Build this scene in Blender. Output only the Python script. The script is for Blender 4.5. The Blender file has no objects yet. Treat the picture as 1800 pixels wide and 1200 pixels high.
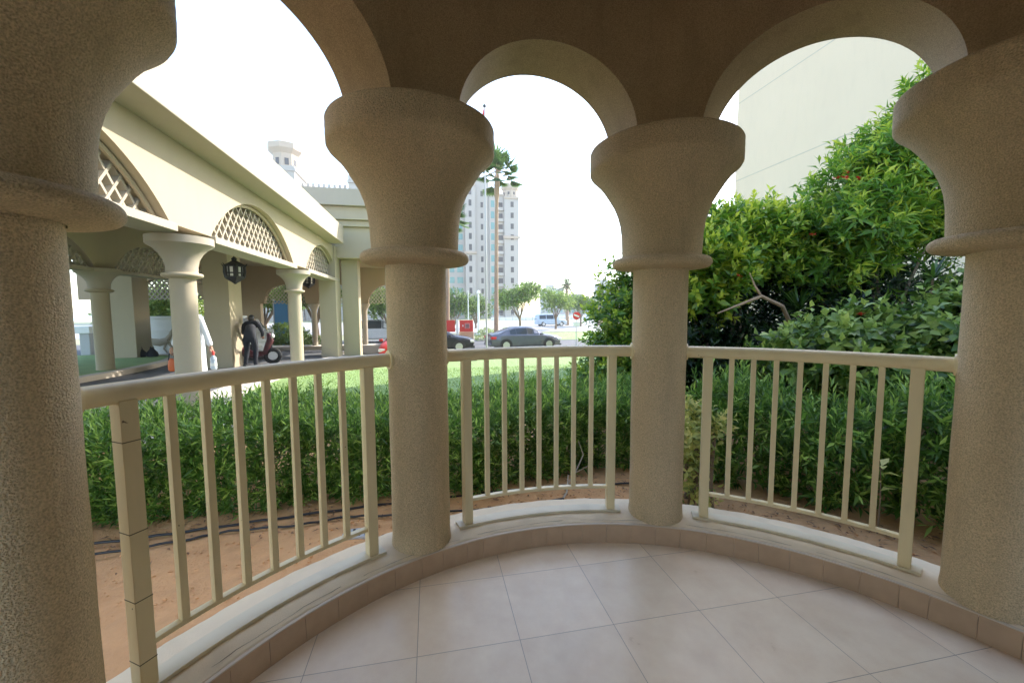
import bpy, math, random
import numpy as np
from mathutils import Vector, Matrix
random.seed(7)
rng = np.random.default_rng(11)
R = math.radians
SC = bpy.context.scene
COL = SC.collection

# ------------------------------------------------------------------ camera, sky, sun, exposure
EYE = 1.47
cam = bpy.data.objects.new('camera', bpy.data.cameras.new('camera'))
COL.objects.link(cam)
cam.data.sensor_width = 36.0
cam.data.lens = 14.34
cam.data.clip_start = 0.05
cam.data.clip_end = 6000
cam.matrix_world = (Matrix.Translation((0, 0, EYE)) @ Matrix.Rotation(R(-11.2), 4, 'Z')
                    @ Matrix.Rotation(R(90) - 0.0769, 4, 'X') @ Matrix.Rotation(-0.0045, 4, 'Z'))
SC.camera = cam

SUN_AZ, SUN_EL = R(62), R(36)          # azimuth clockwise from +Y
w = bpy.data.worlds.new('World'); SC.world = w; w.use_nodes = True
nt = w.node_tree
sky = nt.nodes.new('ShaderNodeTexSky'); sky.sky_type = 'NISHITA'; sky.sun_disc = False
sky.sun_elevation = SUN_EL; sky.sun_rotation = SUN_AZ
sky.dust_density = 1.0; sky.air_density = 1.0; sky.ozone_density = 0.6
nt.links.new(sky.outputs[0], nt.nodes['Background'].inputs[0])
nt.nodes['Background'].inputs[1].default_value = 0.15

sl = bpy.data.lights.new('sun', 'SUN'); sl.energy = 2.0; sl.angle = R(0.6); sl.color = (1.0, 0.94, 0.84)
so = bpy.data.objects.new('sun', sl); COL.objects.link(so)
sd = Vector((math.sin(SUN_AZ) * math.cos(SUN_EL), math.cos(SUN_AZ) * math.cos(SUN_EL), math.sin(SUN_EL)))
so.rotation_euler = sd.to_track_quat('Z', 'Y').to_euler(); so.location = (0, 0, 40)

SC.view_settings.view_transform = 'Standard'
SC.view_settings.look = 'None'
SC.view_settings.gamma = 1.0
SC.view_settings.exposure = 2.3
SC.cycles.max_bounces = 8
SC.cycles.diffuse_bounces = 8
SC.cycles.transparent_max_bounces = 6
SC.cycles.use_denoising = True
SC.cycles.caustics_reflective = False
SC.cycles.caustics_refractive = False

# ------------------------------------------------------------------ materials
def newmat(name):
    m = bpy.data.materials.new(name); m.use_nodes = True
    return m, m.node_tree, m.node_tree.nodes['Principled BSDF']

def mat(name, col, rough=0.7, ns=6.0, amt=0.12, bs=0.0, bstr=0.0, bdist=0.002, metal=0.0, spec=0.5, detail=4.0, stain=0.0, chips=None):
    m, t, p = newmat(name)
    N, L = t.nodes, t.links
    tc = N.new('ShaderNodeTexCoord')
    no = N.new('ShaderNodeTexNoise'); no.inputs['Scale'].default_value = ns; no.inputs['Detail'].default_value = detail
    L.new(tc.outputs['Object'], no.inputs['Vector'])
    mx = N.new('ShaderNodeMixRGB')
    mx.inputs[1].default_value = (*[c * (1 - amt) for c in col], 1)
    mx.inputs[2].default_value = (*[min(1, c * (1 + amt)) for c in col], 1)
    L.new(no.outputs[0], mx.inputs[0])
    out = mx.outputs[0]
    if stain:
        n2 = N.new('ShaderNodeTexNoise'); n2.inputs['Scale'].default_value = 1.7; n2.inputs['Detail'].default_value = 8
        mp = N.new('ShaderNodeMapping'); mp.inputs['Scale'].default_value = (3, 3, 0.7)
        L.new(tc.outputs['Object'], mp.inputs[0]); L.new(mp.outputs[0], n2.inputs['Vector'])
        rp = N.new('ShaderNodeMapRange'); rp.inputs[1].default_value = 0.5; rp.inputs[2].default_value = 0.75
        rp.inputs[3].default_value = 0; rp.inputs[4].default_value = stain
        L.new(n2.outputs[0], rp.inputs[0])
        m2 = N.new('ShaderNodeMixRGB'); m2.inputs[2].default_value = (*[c * 0.55 for c in col], 1)
        L.new(rp.outputs[0], m2.inputs[0]); L.new(out, m2.inputs[1]); out = m2.outputs[0]
    if chips:
        n3 = N.new('ShaderNodeTexNoise'); n3.inputs['Scale'].default_value = chips[0]; n3.inputs['Detail'].default_value = 5
        L.new(tc.outputs['Object'], n3.inputs['Vector'])
        r3 = N.new('ShaderNodeMapRange'); r3.inputs[1].default_value = chips[1]; r3.inputs[2].default_value = chips[1] + 0.015
        L.new(n3.outputs[0], r3.inputs[0])
        mc = N.new('ShaderNodeMixRGB'); mc.inputs[2].default_value = (*chips[2], 1)
        L.new(r3.outputs[0], mc.inputs[0]); L.new(out, mc.inputs[1]); out = mc.outputs[0]
    L.new(out, p.inputs['Base Color'])
    p.inputs['Roughness'].default_value = rough; p.inputs['Metallic'].default_value = metal
    p.inputs['Specular IOR Level'].default_value = spec
    if bs:
        nb = N.new('ShaderNodeTexNoise'); nb.inputs['Scale'].default_value = bs; nb.inputs['Detail'].default_value = 3
        L.new(tc.outputs['Object'], nb.inputs['Vector'])
        b = N.new('ShaderNodeBump'); b.inputs['Strength'].default_value = bstr; b.inputs['Distance'].default_value = bdist
        L.new(nb.outputs[0], b.inputs['Height']); L.new(b.outputs[0], p.inputs['Normal'])
    return m

def stucco(name, col, scale=110, strength=0.7, dist=0.004):
    """rough sprayed render: round grains at two sizes"""
    m, t, p = newmat(name)
    N, L = t.nodes, t.links
    tc = N.new('ShaderNodeTexCoord')
    n1 = N.new('ShaderNodeTexNoise'); n1.inputs['Scale'].default_value = scale; n1.inputs['Detail'].default_value = 2.5
    n2 = N.new('ShaderNodeTexNoise'); n2.inputs['Scale'].default_value = 2.2; n2.inputs['Detail'].default_value = 6
    v = N.new('ShaderNodeTexVoronoi'); v.inputs['Scale'].default_value = scale * 0.8
    for n in (n1, n2, v): L.new(tc.outputs['Object'], n.inputs['Vector'])
    mx = N.new('ShaderNodeMixRGB'); mx.inputs[1].default_value = (*[c * 0.84 for c in col], 1)
    mx.inputs[2].default_value = (*[min(1, c * 1.12) for c in col], 1)
    L.new(n2.outputs[0], mx.inputs[0])
    m3 = N.new('ShaderNodeMixRGB'); m3.blend_type = 'MULTIPLY'; m3.inputs[0].default_value = 0.8
    rp = N.new('ShaderNodeMapRange'); rp.inputs[1].default_value = 0.3; rp.inputs[2].default_value = 0.65
    rp.inputs[3].default_value = 0.55; rp.inputs[4].default_value = 1.1
    L.new(n1.outputs[0], rp.inputs[0])
    L.new(mx.outputs[0], m3.inputs[1]); L.new(rp.outputs[0], m3.inputs[2])
    n4 = N.new('ShaderNodeTexNoise'); n4.inputs['Scale'].default_value = 3.0; n4.inputs['Detail'].default_value = 9; n4.inputs['Roughness'].default_value = 0.7
    mp = N.new('ShaderNodeMapping'); mp.inputs['Scale'].default_value = (2.2, 2.2, 0.45); L.new(tc.outputs['Object'], mp.inputs[0]); L.new(mp.outputs[0], n4.inputs['Vector'])
    r4 = N.new('ShaderNodeMapRange'); r4.inputs[1].default_value = 0.5; r4.inputs[2].default_value = 0.72; r4.inputs[3].default_value = 0; r4.inputs[4].default_value = 0.5
    L.new(n4.outputs[0], r4.inputs[0])
    m4 = N.new('ShaderNodeMixRGB'); m4.inputs[2].default_value = (*[c * 0.58 for c in col], 1)
    L.new(r4.outputs[0], m4.inputs[0]); L.new(m3.outputs[0], m4.inputs[1])
    L.new(m4.outputs[0], p.inputs['Base Color'])
    ad = N.new('ShaderNodeMath'); ad.operation = 'SUBTRACT'
    L.new(n1.outputs[0], ad.inputs[0])
    mu = N.new('ShaderNodeMath'); mu.operation = 'MULTIPLY'; mu.inputs[1].default_value = 0.5
    L.new(v.outputs['Distance'], mu.inputs[0]); L.new(mu.outputs[0], ad.inputs[1])
    b = N.new('ShaderNodeBump'); b.inputs['Strength'].default_value = strength; b.inputs['Distance'].default_value = dist
    L.new(ad.outputs[0], b.inputs['Height']); L.new(b.outputs[0], p.inputs['Normal'])
    p.inputs['Roughness'].default_value = 0.88; p.inputs['Specular IOR Level'].default_value = 0.25
    return m

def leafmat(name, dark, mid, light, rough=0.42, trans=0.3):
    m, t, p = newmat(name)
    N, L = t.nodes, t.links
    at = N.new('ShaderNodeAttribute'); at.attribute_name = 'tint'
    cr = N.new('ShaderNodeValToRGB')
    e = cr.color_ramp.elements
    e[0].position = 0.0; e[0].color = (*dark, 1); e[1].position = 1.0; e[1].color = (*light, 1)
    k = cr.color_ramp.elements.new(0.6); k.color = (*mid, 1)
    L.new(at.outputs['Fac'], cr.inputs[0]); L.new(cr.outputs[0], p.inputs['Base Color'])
    p.inputs['Roughness'].default_value = rough
    tr = N.new('ShaderNodeBsdfTranslucent'); ms = N.new('ShaderNodeMixShader'); ms.inputs[0].default_value = trans
    L.new(cr.outputs[0], tr.inputs[0]); L.new(p.outputs[0], ms.inputs[1]); L.new(tr.outputs[0], ms.inputs[2])
    L.new(ms.outputs[0], N['Material Output'].inputs[0])
    return m

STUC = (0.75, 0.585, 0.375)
M = {
 'stucco': stucco('balcony_stucco', STUC, 185, 1.0, 0.0075),
 'stucco_arch_shade': stucco('arch_stucco_shade', (0.54, 0.40, 0.255), 190, 0.5, 0.003),  # balcony stucco made darker and browner, overhead shade put into the colour
 'ledge': mat('ledge_render', (0.76, 0.63, 0.455), 0.85, 9, 0.08, 150, 0.5, 0.002, stain=0.35),
 'rail': mat('cream_paint', (0.82, 0.69, 0.43), 0.38, 3, 0.06, 260, 0.12, 0.001, stain=0.4, chips=(26, 0.735, (0.16, 0.10, 0.05))),
 'railjoint': mat('paint_crack', (0.10, 0.08, 0.05), 0.8),
 'plate': mat('base_plate_paint', (0.70, 0.62, 0.46), 0.5, 8, 0.1, 200, 0.1, 0.001, stain=0.3),
 'branch': mat('tan_branch', (0.42, 0.28, 0.17), 0.85, 20, 0.3, 60, 0.5, 0.003),
 'rust': mat('steel_base', (0.33, 0.29, 0.20), 0.5, 8, 0.2),
 'skirt': mat('skirting_tile', (0.50, 0.35, 0.235), 0.35, 14, 0.16, 40, 0.1, 0.001, stain=0.2),
 'crack': mat('crack_dark', (0.16, 0.13, 0.10), 0.9),
 'lip': mat('tile_edge', (0.62, 0.52, 0.42), 0.5),
 'cream': mat('cream_render', (0.43, 0.36, 0.25), 0.8, 1.2, 0.05, 60, 0.15, 0.002, stain=0.07),
 'creamwhite': mat('pale_render', (0.40, 0.35, 0.27), 0.8, 1.2, 0.04, 60, 0.12, 0.002, stain=0.08),
 'tan': mat('tan_render', (0.40, 0.30, 0.19), 0.8, 1.5, 0.06, 60, 0.12, 0.002),
 'tower': mat('tower_render', (0.40, 0.365, 0.325), 0.8, 0.3, 0.04),
 'towertrim': mat('tower_trim', (0.44, 0.35, 0.265), 0.8, 0.3, 0.05),
 'glassgreen': mat('green_glass', (0.10, 0.26, 0.25), 0.15, 0.6, 0.3),
 'dark': mat('dark_opening', (0.045, 0.04, 0.04), 0.6),
 'villa': mat('villa_render', (0.74, 0.59, 0.43), 0.85, 0.6, 0.04, 30, 0.1, 0.002, stain=0.06),
 'groove': mat('groove', (0.55, 0.47, 0.37), 0.9),
 'sand': None, 'lawn': None,
 'asphalt': mat('asphalt', (0.10, 0.10, 0.105), 0.85, 3, 0.2, 90, 0.4, 0.004),
 'road': mat('pale_road', (0.34, 0.33, 0.32), 0.85, 0.4, 0.08),
 'pave': mat('pale_paving', (0.55, 0.50, 0.43), 0.8, 2, 0.1, 50, 0.2, 0.002),
 'kerbstone': mat('kerbstone', (0.50, 0.43, 0.34), 0.8, 2, 0.1),
 'earth': mat('far_ground', (0.30, 0.30, 0.17), 0.95, 0.15, 0.25),
 'black': mat('black_metal', (0.02, 0.02, 0.022), 0.45, 20, 0.3),
 'hose': mat('black_hose', (0.018, 0.017, 0.018), 0.5),
 'rubber': mat('rubber', (0.02, 0.02, 0.02), 0.85),
 'alloy': mat('alloy', (0.55, 0.55, 0.57), 0.3, metal=0.8),
 'bark': mat('bark', (0.22, 0.155, 0.10), 0.9, 20, 0.3, 60, 0.5, 0.004),
 'palmbark': mat('palm_bark', (0.36, 0.25, 0.17), 0.9, 8, 0.25, 30, 0.4, 0.01),
 'white': mat('white_paint', (0.78, 0.78, 0.76), 0.45, 4, 0.04),
 'grey': mat('grey_paint', (0.42, 0.42, 0.43), 0.5, 4, 0.06),
 'red': mat('red_paint', (0.62, 0.035, 0.025), 0.4, 4, 0.06),
 'blue': mat('blue_panel', (0.06, 0.22, 0.42), 0.5, 1, 0.08),
 'skin': mat('skin', (0.40, 0.22, 0.14), 0.55),
 'hair': mat('hair', (0.012, 0.01, 0.01), 0.5),
 'blackcloth': mat('black_cloth', (0.014, 0.016, 0.024), 0.85, 12, 0.2),
 'whitecloth': mat('white_cloth', (0.78, 0.78, 0.80), 0.85, 12, 0.05),
 'orange': mat('orange_bag', (0.62, 0.14, 0.04), 0.6),
 'bottle': mat('clear_bottle', (0.55, 0.62, 0.70), 0.15),
 'stick': mat('dry_twig', (0.42, 0.36, 0.29), 0.9),
 'shed': mat('pale_drain', (0.50, 0.52, 0.55), 0.4),
 'carglass': mat('car_glass', (0.03, 0.04, 0.05), 0.06),
 'silver': mat('silver_blue_paint', (0.13, 0.14, 0.17), 0.25, metal=0.5),
 'carblack': mat('black_car_paint', (0.02, 0.02, 0.025), 0.2),
 'carwhite': mat('white_car_paint', (0.75, 0.75, 0.75), 0.25),
 'lightred': mat('tail_lamp', (0.6, 0.02, 0.02), 0.2),
 'lamplens': mat('lamp_lens', (0.8, 0.8, 0.78), 0.1),
 'sea': mat('sea', (0.25, 0.38, 0.45), 0.2, 0.05, 0.1),
 'petal': mat('red_petal', (0.75, 0.07, 0.03), 0.5),
 'litter': mat('dead_leaf', (0.24, 0.13, 0.07), 0.9, 30, 0.4),
}
m = mat('sandy_soil', (0.64, 0.355, 0.165), 0.95, 5, 0.18, 45, 0.7, 0.012, detail=8, stain=0.35); M['sand'] = m
m = mat('lawn_grass', (0.22, 0.33, 0.11), 0.9, 2.5, 0.25, 120, 0.8, 0.02, detail=8); M['lawn'] = m
M['hedge'] = leafmat('hedge_leaf', (0.025, 0.06, 0.012), (0.13, 0.27, 0.04), (0.50, 0.68, 0.14), 0.32, 0.45)
M['glossy'] = leafmat('glossy_leaf', (0.02, 0.06, 0.012), (0.11, 0.25, 0.025), (0.52, 0.64, 0.07), 0.28, 0.42)
M['yellowleaf'] = leafmat('yellow_green_leaf', (0.03, 0.09, 0.012), (0.19, 0.37, 0.035), (0.72, 0.76, 0.08), 0.3, 0.48)
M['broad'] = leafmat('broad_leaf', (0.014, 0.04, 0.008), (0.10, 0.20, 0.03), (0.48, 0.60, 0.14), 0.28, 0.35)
M['variegated'] = leafmat('variegated_leaf', (0.15, 0.24, 0.05), (0.50, 0.52, 0.14), (0.80, 0.72, 0.28), 0.5, 0.3)
M['tree'] = leafmat('tree_leaf', (0.05, 0.10, 0.02), (0.18, 0.28, 0.05), (0.40, 0.50, 0.12), 0.6, 0.35)
M['frond'] = leafmat('palm_frond', (0.05, 0.10, 0.02), (0.10, 0.19, 0.04), (0.20, 0.30, 0.07), 0.5, 0.3)

# floor tiles: 0.45 m grid with thin joints, a slight tone of its own per tile
def tilemat():
    m, t, p = newmat('floor_tile')
    N, L = t.nodes, t.links
    def math_(op, a, b=None):
        n = N.new('ShaderNodeMath'); n.operation = op
        if isinstance(a, float): n.inputs[0].default_value = a
        else: L.new(a, n.inputs[0])
        if b is not None:
            if isinstance(b, float): n.inputs[1].default_value = b
            else: L.new(b, n.inputs[1])
        return n.outputs[0]
    tc = N.new('ShaderNodeTexCoord'); sp = N.new('ShaderNodeSeparateXYZ'); L.new(tc.outputs['Object'], sp.inputs[0])
    S = 0.4493
    fx = math_('DIVIDE', sp.outputs[0], S); fy = math_('DIVIDE', sp.outputs[1], S)
    g = 0.0028 / S
    def joint(f):
        fr = math_('FRACT', math_('ADD', f, 100.5))
        d = math_('ABSOLUTE', math_('SUBTRACT', fr, 0.5))
        return math_('LESS_THAN', d, g / 2 * 1.0)
    j = math_('MAXIMUM', joint(fx), joint(fy))
    wn = N.new('ShaderNodeTexWhiteNoise'); cb = N.new('ShaderNodeCombineXYZ')
    L.new(math_('FLOOR', fx), cb.inputs[0]); L.new(math_('FLOOR', fy), cb.inputs[1]); L.new(cb.outputs[0], wn.inputs[0])
    no = N.new('ShaderNodeTexNoise'); no.inputs['Scale'].default_value = 5; no.inputs['Detail'].default_value = 9; no.inputs['Roughness'].default_value = 0.65
    L.new(tc.outputs['Object'], no.inputs['Vector'])
    mx = N.new('ShaderNodeMixRGB'); mx.inputs[1].default_value = (0.76, 0.60, 0.445, 1); mx.inputs[2].default_value = (0.88, 0.745, 0.58, 1)
    rp = N.new('ShaderNodeMapRange'); rp.inputs[1].default_value = 0.3; rp.inputs[2].default_value = 0.7
    L.new(no.outputs[0], rp.inputs[0]); L.new(rp.outputs[0], mx.inputs[0])
    m2 = N.new('ShaderNodeMixRGB'); m2.blend_type = 'MULTIPLY'; m2.inputs[0].default_value = 1
    r2 = N.new('ShaderNodeMapRange'); r2.inputs[3].default_value = 0.93; r2.inputs[4].default_value = 1.03
    L.new(wn.outputs[0], r2.inputs[0]); L.new(mx.outputs[0], m2.inputs[1]); L.new(r2.outputs[0], m2.inputs[2])
    m3 = N.new('ShaderNodeMixRGB'); m3.inputs[2].default_value = (0.36, 0.29, 0.23, 1)
    L.new(j, m3.inputs[0]); L.new(m2.outputs[0], m3.inputs[1])
    # grime that gathers in blotches on the tiles
    n3 = N.new('ShaderNodeTexNoise'); n3.inputs['Scale'].default_value = 2.3; n3.inputs['Detail'].default_value = 10
    L.new(tc.outputs['Object'], n3.inputs['Vector'])
    r3 = N.new('ShaderNodeMapRange'); r3.inputs[1].default_value = 0.55; r3.inputs[2].default_value = 0.8; r3.inputs[4].default_value = 0.22
    L.new(n3.outputs[0], r3.inputs[0])
    m4 = N.new('ShaderNodeMixRGB'); m4.inputs[2].default_value = (0.36, 0.27, 0.21, 1)
    L.new(r3.outputs[0], m4.inputs[0]); L.new(m3.outputs[0], m4.inputs[1]); L.new(m4.outputs[0], p.inputs['Base Color'])
    r4 = N.new('ShaderNodeMapRange'); r4.inputs[3].default_value = 0.2; r4.inputs[4].default_value = 0.42
    L.new(no.outputs[0], r4.inputs[0]); L.new(r4.outputs[0], p.inputs['Roughness'])
    b = N.new('ShaderNodeBump'); b.inputs['Strength'].default_value = 0.5; b.inputs['Distance'].default_value = 0.002; b.invert = True
    L.new(j, b.inputs['Height']); L.new(b.outputs[0], p.inputs['Normal'])
    return m
M['tile'] = tilemat()

# ------------------------------------------------------------------ mesh helpers
class MB:
    def __init__(s): s.v = []; s.f = []; s.m = []
    def add(s, vs, fs, mi=0):
        o = len(s.v); s.v += [tuple(p) for p in vs]
        for f in fs: s.f.append(tuple(i + o for i in f)); s.m.append(mi)
        return s
    def box(s, x0, x1, y0, y1, z0, z1, mi=0):
        v = [(x0,y0,z0),(x1,y0,z0),(x1,y1,z0),(x0,y1,z0),(x0,y0,z1),(x1,y0,z1),(x1,y1,z1),(x0,y1,z1)]
        return s.add(v, [(0,3,2,1),(4,5,6,7),(0,1,5,4),(1,2,6,5),(2,3,7,6),(3,0,4,7)], mi)
    def obox(s, c, ax, ay, az, mi=0):
        c, ax, ay, az = map(Vector, (c, ax, ay, az))
        v = [c + sx*ax + sy*ay + sz*az for sz in (-1,1) for sx,sy in ((-1,-1),(1,-1),(1,1),(-1,1))]
        return s.add(v, [(0,3,2,1),(4,5,6,7),(0,1,5,4),(1,2,6,5),(2,3,7,6),(3,0,4,7)], mi)
    def tube(s, pts, r, n=8, mi=0, cap=True):
        pts = [Vector(p) for p in pts]
        rs = r if isinstance(r, (list, tuple)) else [r]*len(pts)
        vs = []; up = Vector((0,0,1))
        prev = None
        for i, p in enumerate(pts):
            d = (pts[min(i+1,len(pts)-1)] - pts[max(i-1,0)]).normalized()
            if prev is None:
                a = d.cross(up if abs(d.z) < 0.95 else Vector((1,0,0))).normalized()
            else:
                a = (prev - d*prev.dot(d)).normalized()
            prev = a; b = d.cross(a)
            for k in range(n):
                t = 2*math.pi*k/n
                vs.append(p + (a*math.cos(t) + b*math.sin(t))*rs[i])
        fs = []
        for i in range(len(pts)-1):
            for k in range(n):
                fs.append((i*n+k, i*n+(k+1)%n, (i+1)*n+(k+1)%n, (i+1)*n+k))
        if cap:
            fs.append(tuple(range(n-1,-1,-1))); fs.append(tuple((len(pts)-1)*n+k for k in range(n)))
        return s.add(vs, fs, mi)
    def lathe(s, prof, c=(0,0), n=48, mi=0, capb=True, capt=True, jit=0):
        vs = []
        for r, z in prof:
            for k in range(n):
                t = 2*math.pi*k/n
                vs.append((c[0]+r*math.cos(t), c[1]+r*math.sin(t), z))
        fs = []
        for i in range(len(prof)-1):
            for k in range(n):
                fs.append((i*n+k, i*n+(k+1)%n, (i+1)*n+(k+1)%n, (i+1)*n+k))
        if capb: fs.append(tuple(range(n-1,-1,-1)))
        if capt: fs.append(tuple((len(prof)-1)*n+k for k in range(n)))
        return s.add(vs, fs, mi)
    def prism(s, poly, z0, z1, mi=0):
        n = len(poly)
        v = [(x,y,z0) for x,y in poly] + [(x,y,z1) for x,y in poly]
        return s.add(v, [tuple(range(n-1,-1,-1)), tuple(range(n,2*n))] + [(i,(i+1)%n,n+(i+1)%n,n+i) for i in range(n)], mi)
    def ball(s, c, r, n=12, mi=0):
        rx, ry, rz = (r,r,r) if not isinstance(r,(tuple,list)) else r
        vs = []
        for i in range(1, n//2):
            ph = math.pi*i/(n//2)
            for k in range(n):
                t = 2*math.pi*k/n
                vs.append((c[0]+rx*math.sin(ph)*math.cos(t), c[1]+ry*math.sin(ph)*math.sin(t), c[2]+rz*math.cos(ph)))
        rows = n//2-1
        vs += [(c[0],c[1],c[2]+rz),(c[0],c[1],c[2]-rz)]
        fs = [((i+1)*n+k,(i+1)*n+(k+1)%n,i*n+(k+1)%n,i*n+k) for i in range(rows-1) for k in range(n)]
        fs += [(k,(k+1)%n,rows*n) for k in range(n)] + [((rows-1)*n+(k+1)%n,(rows-1)*n+k,rows*n+1) for k in range(n)]
        return s.add(vs, fs, mi)
    def build(s, name, mats, parent=None, smooth=True, angle=35, bevel=0, loc=None):
        me = bpy.data.meshes.new(name)
        vs = s.v
        if loc is not None: vs = [(x-loc[0], y-loc[1], z-loc[2]) for x,y,z in vs]
        me.from_pydata(vs, [], s.f)
        mats = mats if isinstance(mats, (list,tuple)) else [mats]
        for k in mats: me.materials.append(k)
        if len(mats) > 1: me.polygons.foreach_set('material_index', s.m)
        if smooth:
            me.polygons.foreach_set('use_smooth', [True]*len(me.polygons))
            me.set_sharp_from_angle(angle=R(angle))
        me.update()
        o = bpy.data.objects.new(name, me); COL.objects.link(o)
        if parent is not None: o.parent = parent
        elif loc is not None: o.location = loc
        if bevel:
            b = o.modifiers.new('bevel', 'BEVEL'); b.width = bevel; b.segments = 2; b.limit_method = 'ANGLE'; b.harden_normals = False
        return o

def tag(o, label=None, cat=None, group=None, kind=None):
    if label: o['label'] = label
    if cat: o['category'] = cat
    if group: o['group'] = group
    if kind: o['kind'] = kind
    return o
def thing(name, label, cat, loc=(0,0,0), rz=0, group=None):
    o = bpy.data.objects.new(name, None); COL.objects.link(o)
    o.location = loc; o.rotation_euler = (0,0,rz); o.empty_display_size = 0.2
    return tag(o, label, cat, group)
def copy_tree(o, parent=None):
    c = o.copy(); COL.objects.link(c); c.parent = parent
    for ch in list(o.children): copy_tree(ch, c)
    return c
def struct(o): o['kind'] = 'structure'; return o

# ------------------------------------------------------------------ terrain
def sm(t): t = max(0.0, min(1.0, t)); return t*t*(3-2*t)
def G(x, y):
    wx = 0.28 + 0.72*sm((x+4.5)/4.0)
    wx = max(wx, sm((y-20)/8))
    return -0.05 - 0.95*sm((y-6)/17)*wx
def sheet(name, poly_or_rect, off, m, nx=40, ny=40, test=None):
    x0,x1,y0,y1 = poly_or_rect
    vs=[]; fs=[]
    xs = np.linspace(x0,x1,nx+1); ys = np.linspace(y0,y1,ny+1)
    for y in ys:
        for x in xs: vs.append((x,y,G(x,y)+off))
    for j in range(ny):
        for i in range(nx):
            if test and not test((xs[i]+xs[i+1])/2,(ys[j]+ys[j+1])/2): continue
            fs.append((j*(nx+1)+i, j*(nx+1)+i+1, (j+1)*(nx+1)+i+1, (j+1)*(nx+1)+i))
    b = MB(); b.add(vs, fs)
    return struct(b.build(name, m, angle=80))
def strip(name, left, right, off, m, th=0.0):
    """a band between two polylines that follows the terrain"""
    b = MB(); n = len(left); vs=[]
    for (x,y) in left: vs.append((x,y,G(x,y)+off))
    for (x,y) in right: vs.append((x,y,G(x,y)+off))
    if th:
        for (x,y) in left: vs.append((x,y,G(x,y)-0.05))
        for (x,y) in right: vs.append((x,y,G(x,y)-0.05))
    fs=[(i,n+i,n+i+1,i+1) for i in range(n-1)]
    if th:
        fs += [(i,i+1,2*n+i+1,2*n+i) for i in range(n-1)] + [(n+i+1,n+i,3*n+i,3*n+i+1) for i in range(n-1)]
    b.add(vs,fs); return struct(b.build(name, m))
def dens(pts, k=8):
    """Catmull-Rom densify"""
    P=[Vector((*p,0)) for p in pts]; out=[]
    for i in range(len(P)-1):
        a=P[max(i-1,0)];b=P[i];c=P[i+1];d=P[min(i+2,len(P)-1)]
        for j in range(k):
            t=j/k
            q=0.5*((2*b)+(-a+c)*t+(2*a-5*b+4*c-d)*t*t+(-a+3*b-3*c+d)*t**3)
            out.append((q.x,q.y))
    out.append((P[-1].x,P[-1].y)); return out

xs = sorted(set(list(np.linspace(-60,60,97)) + [-3000,-1500,-700,-300,-150,-90,90,150,300,700,1500,3000]))
ys = sorted(set(list(np.linspace(-30,60,91)) + [-3000,-800,-200,-80,80,110,160,300,700,1500,3500]))
vs=[(x,y,G(x,y)-0.02) for y in ys for x in xs]
fs=[(j*len(xs)+i,j*len(xs)+i+1,(j+1)*len(xs)+i+1,(j+1)*len(xs)+i) for j in range(len(ys)-1) for i in range(len(xs)-1)]
b=MB(); b.add(vs,fs); struct(b.build('ground', M['earth'], angle=80))
# soil bed with small undulations around the balcony
def soil():
    from mathutils import noise
    nx,ny=420,200; X=np.linspace(-6.5,6.5,nx+1); Y=np.linspace(-0.6,5.2,ny+1); vs=[];fs=[]
    for y in Y:
        for x in X:
            z=0.016*noise.fractal(Vector((x*2.2,y*2.2,0)),0.6,2.1,5)+0.006*abs(noise.noise(Vector((x*14,y*14,3))))
            vs.append((x,y,-0.046+z+(0.02*math.exp(-((y-3.25)**2)/0.03))))
    for j in range(ny):
        for i in range(nx): fs.append((j*(nx+1)+i,j*(nx+1)+i+1,(j+1)*(nx+1)+i+1,(j+1)*(nx+1)+i))
    b=MB(); b.add(vs,fs); return struct(b.build('soil_bed', M['sand'], angle=80))
soil()
# lawn to the right of the path; asphalt drive beside and below the pavilion
lawn_edge = dens([(-2.2,5.3),(-2.75,6.1),(-3.2,7.0),(-3.42,8.4),(-3.45,9.7),(-3.42,12.5),(-3.35,15.4),(-2.95,17.3),(-2.0,17.9)],8)
path_edge = dens([(-3.1,4.7),(-3.6,5.6),(-3.9,7.0),(-4.05,8.4),(-4.05,9.7),(-3.95,12.5),(-3.75,15.4),(-3.6,17.3),(-3.4,18.6)],8)
lawn_r = [(16.0, y) for x,y in lawn_edge]
def lawn_test(x,y):
    if y > 21.5 + 0.18*x: return False
    for (xa,ya),(xb,yb) in zip(lawn_edge, lawn_edge[1:]):
        if min(ya,yb) <= y <= max(ya,yb)+1e-6: return x > xa
    return x > -2.0 if y > 17.9 else x > -2.2
sheet('lawn', (-3.6,30,5.2,27), 0.012, M['lawn'], 240, 150, lawn_test)
sheet('driveway', (-26,-3.0,-4,27), 0.004, M['asphalt'], 70, 90)
strip('footpath', lawn_edge, path_edge, 0.05, M['pave'], 1)
sheet('road', (-60,80,26.5,36), 0.016, M['asphalt'], 60, 12)
sheet('main_road', (-120,200,44,90), 0.02, M['road'], 20, 10)
sheet('verge', (6,60,32,42.5), 0.03, M['lawn'], 30, 12)
# planted islands under the pavilion (green turf with a stone kerb)
isl = dens([(-7.9,5.0),(-7.7,8.0),(-7.6,11.0),(-7.75,13.0),(-8.3,15.2),(-9.4,17.2),(-12.0,18.2)],6)
strip('kerb', [(x-0.28,y) for x,y in isl], isl, 0.13, M['kerbstone'], 1)
strip('turf', [(x-7,y+0.0) for x,y in isl], [(x-0.28,y) for x,y in isl], 0.11, M['lawn'])
strip('entrance_kerb', dens([(-4.0,18.2),(-1,18.3),(2,18.4)],4), dens([(-4.0,18.0),(-1,18.1),(2,18.2)],4), 0.06, M['kerbstone'], 1)

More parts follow.
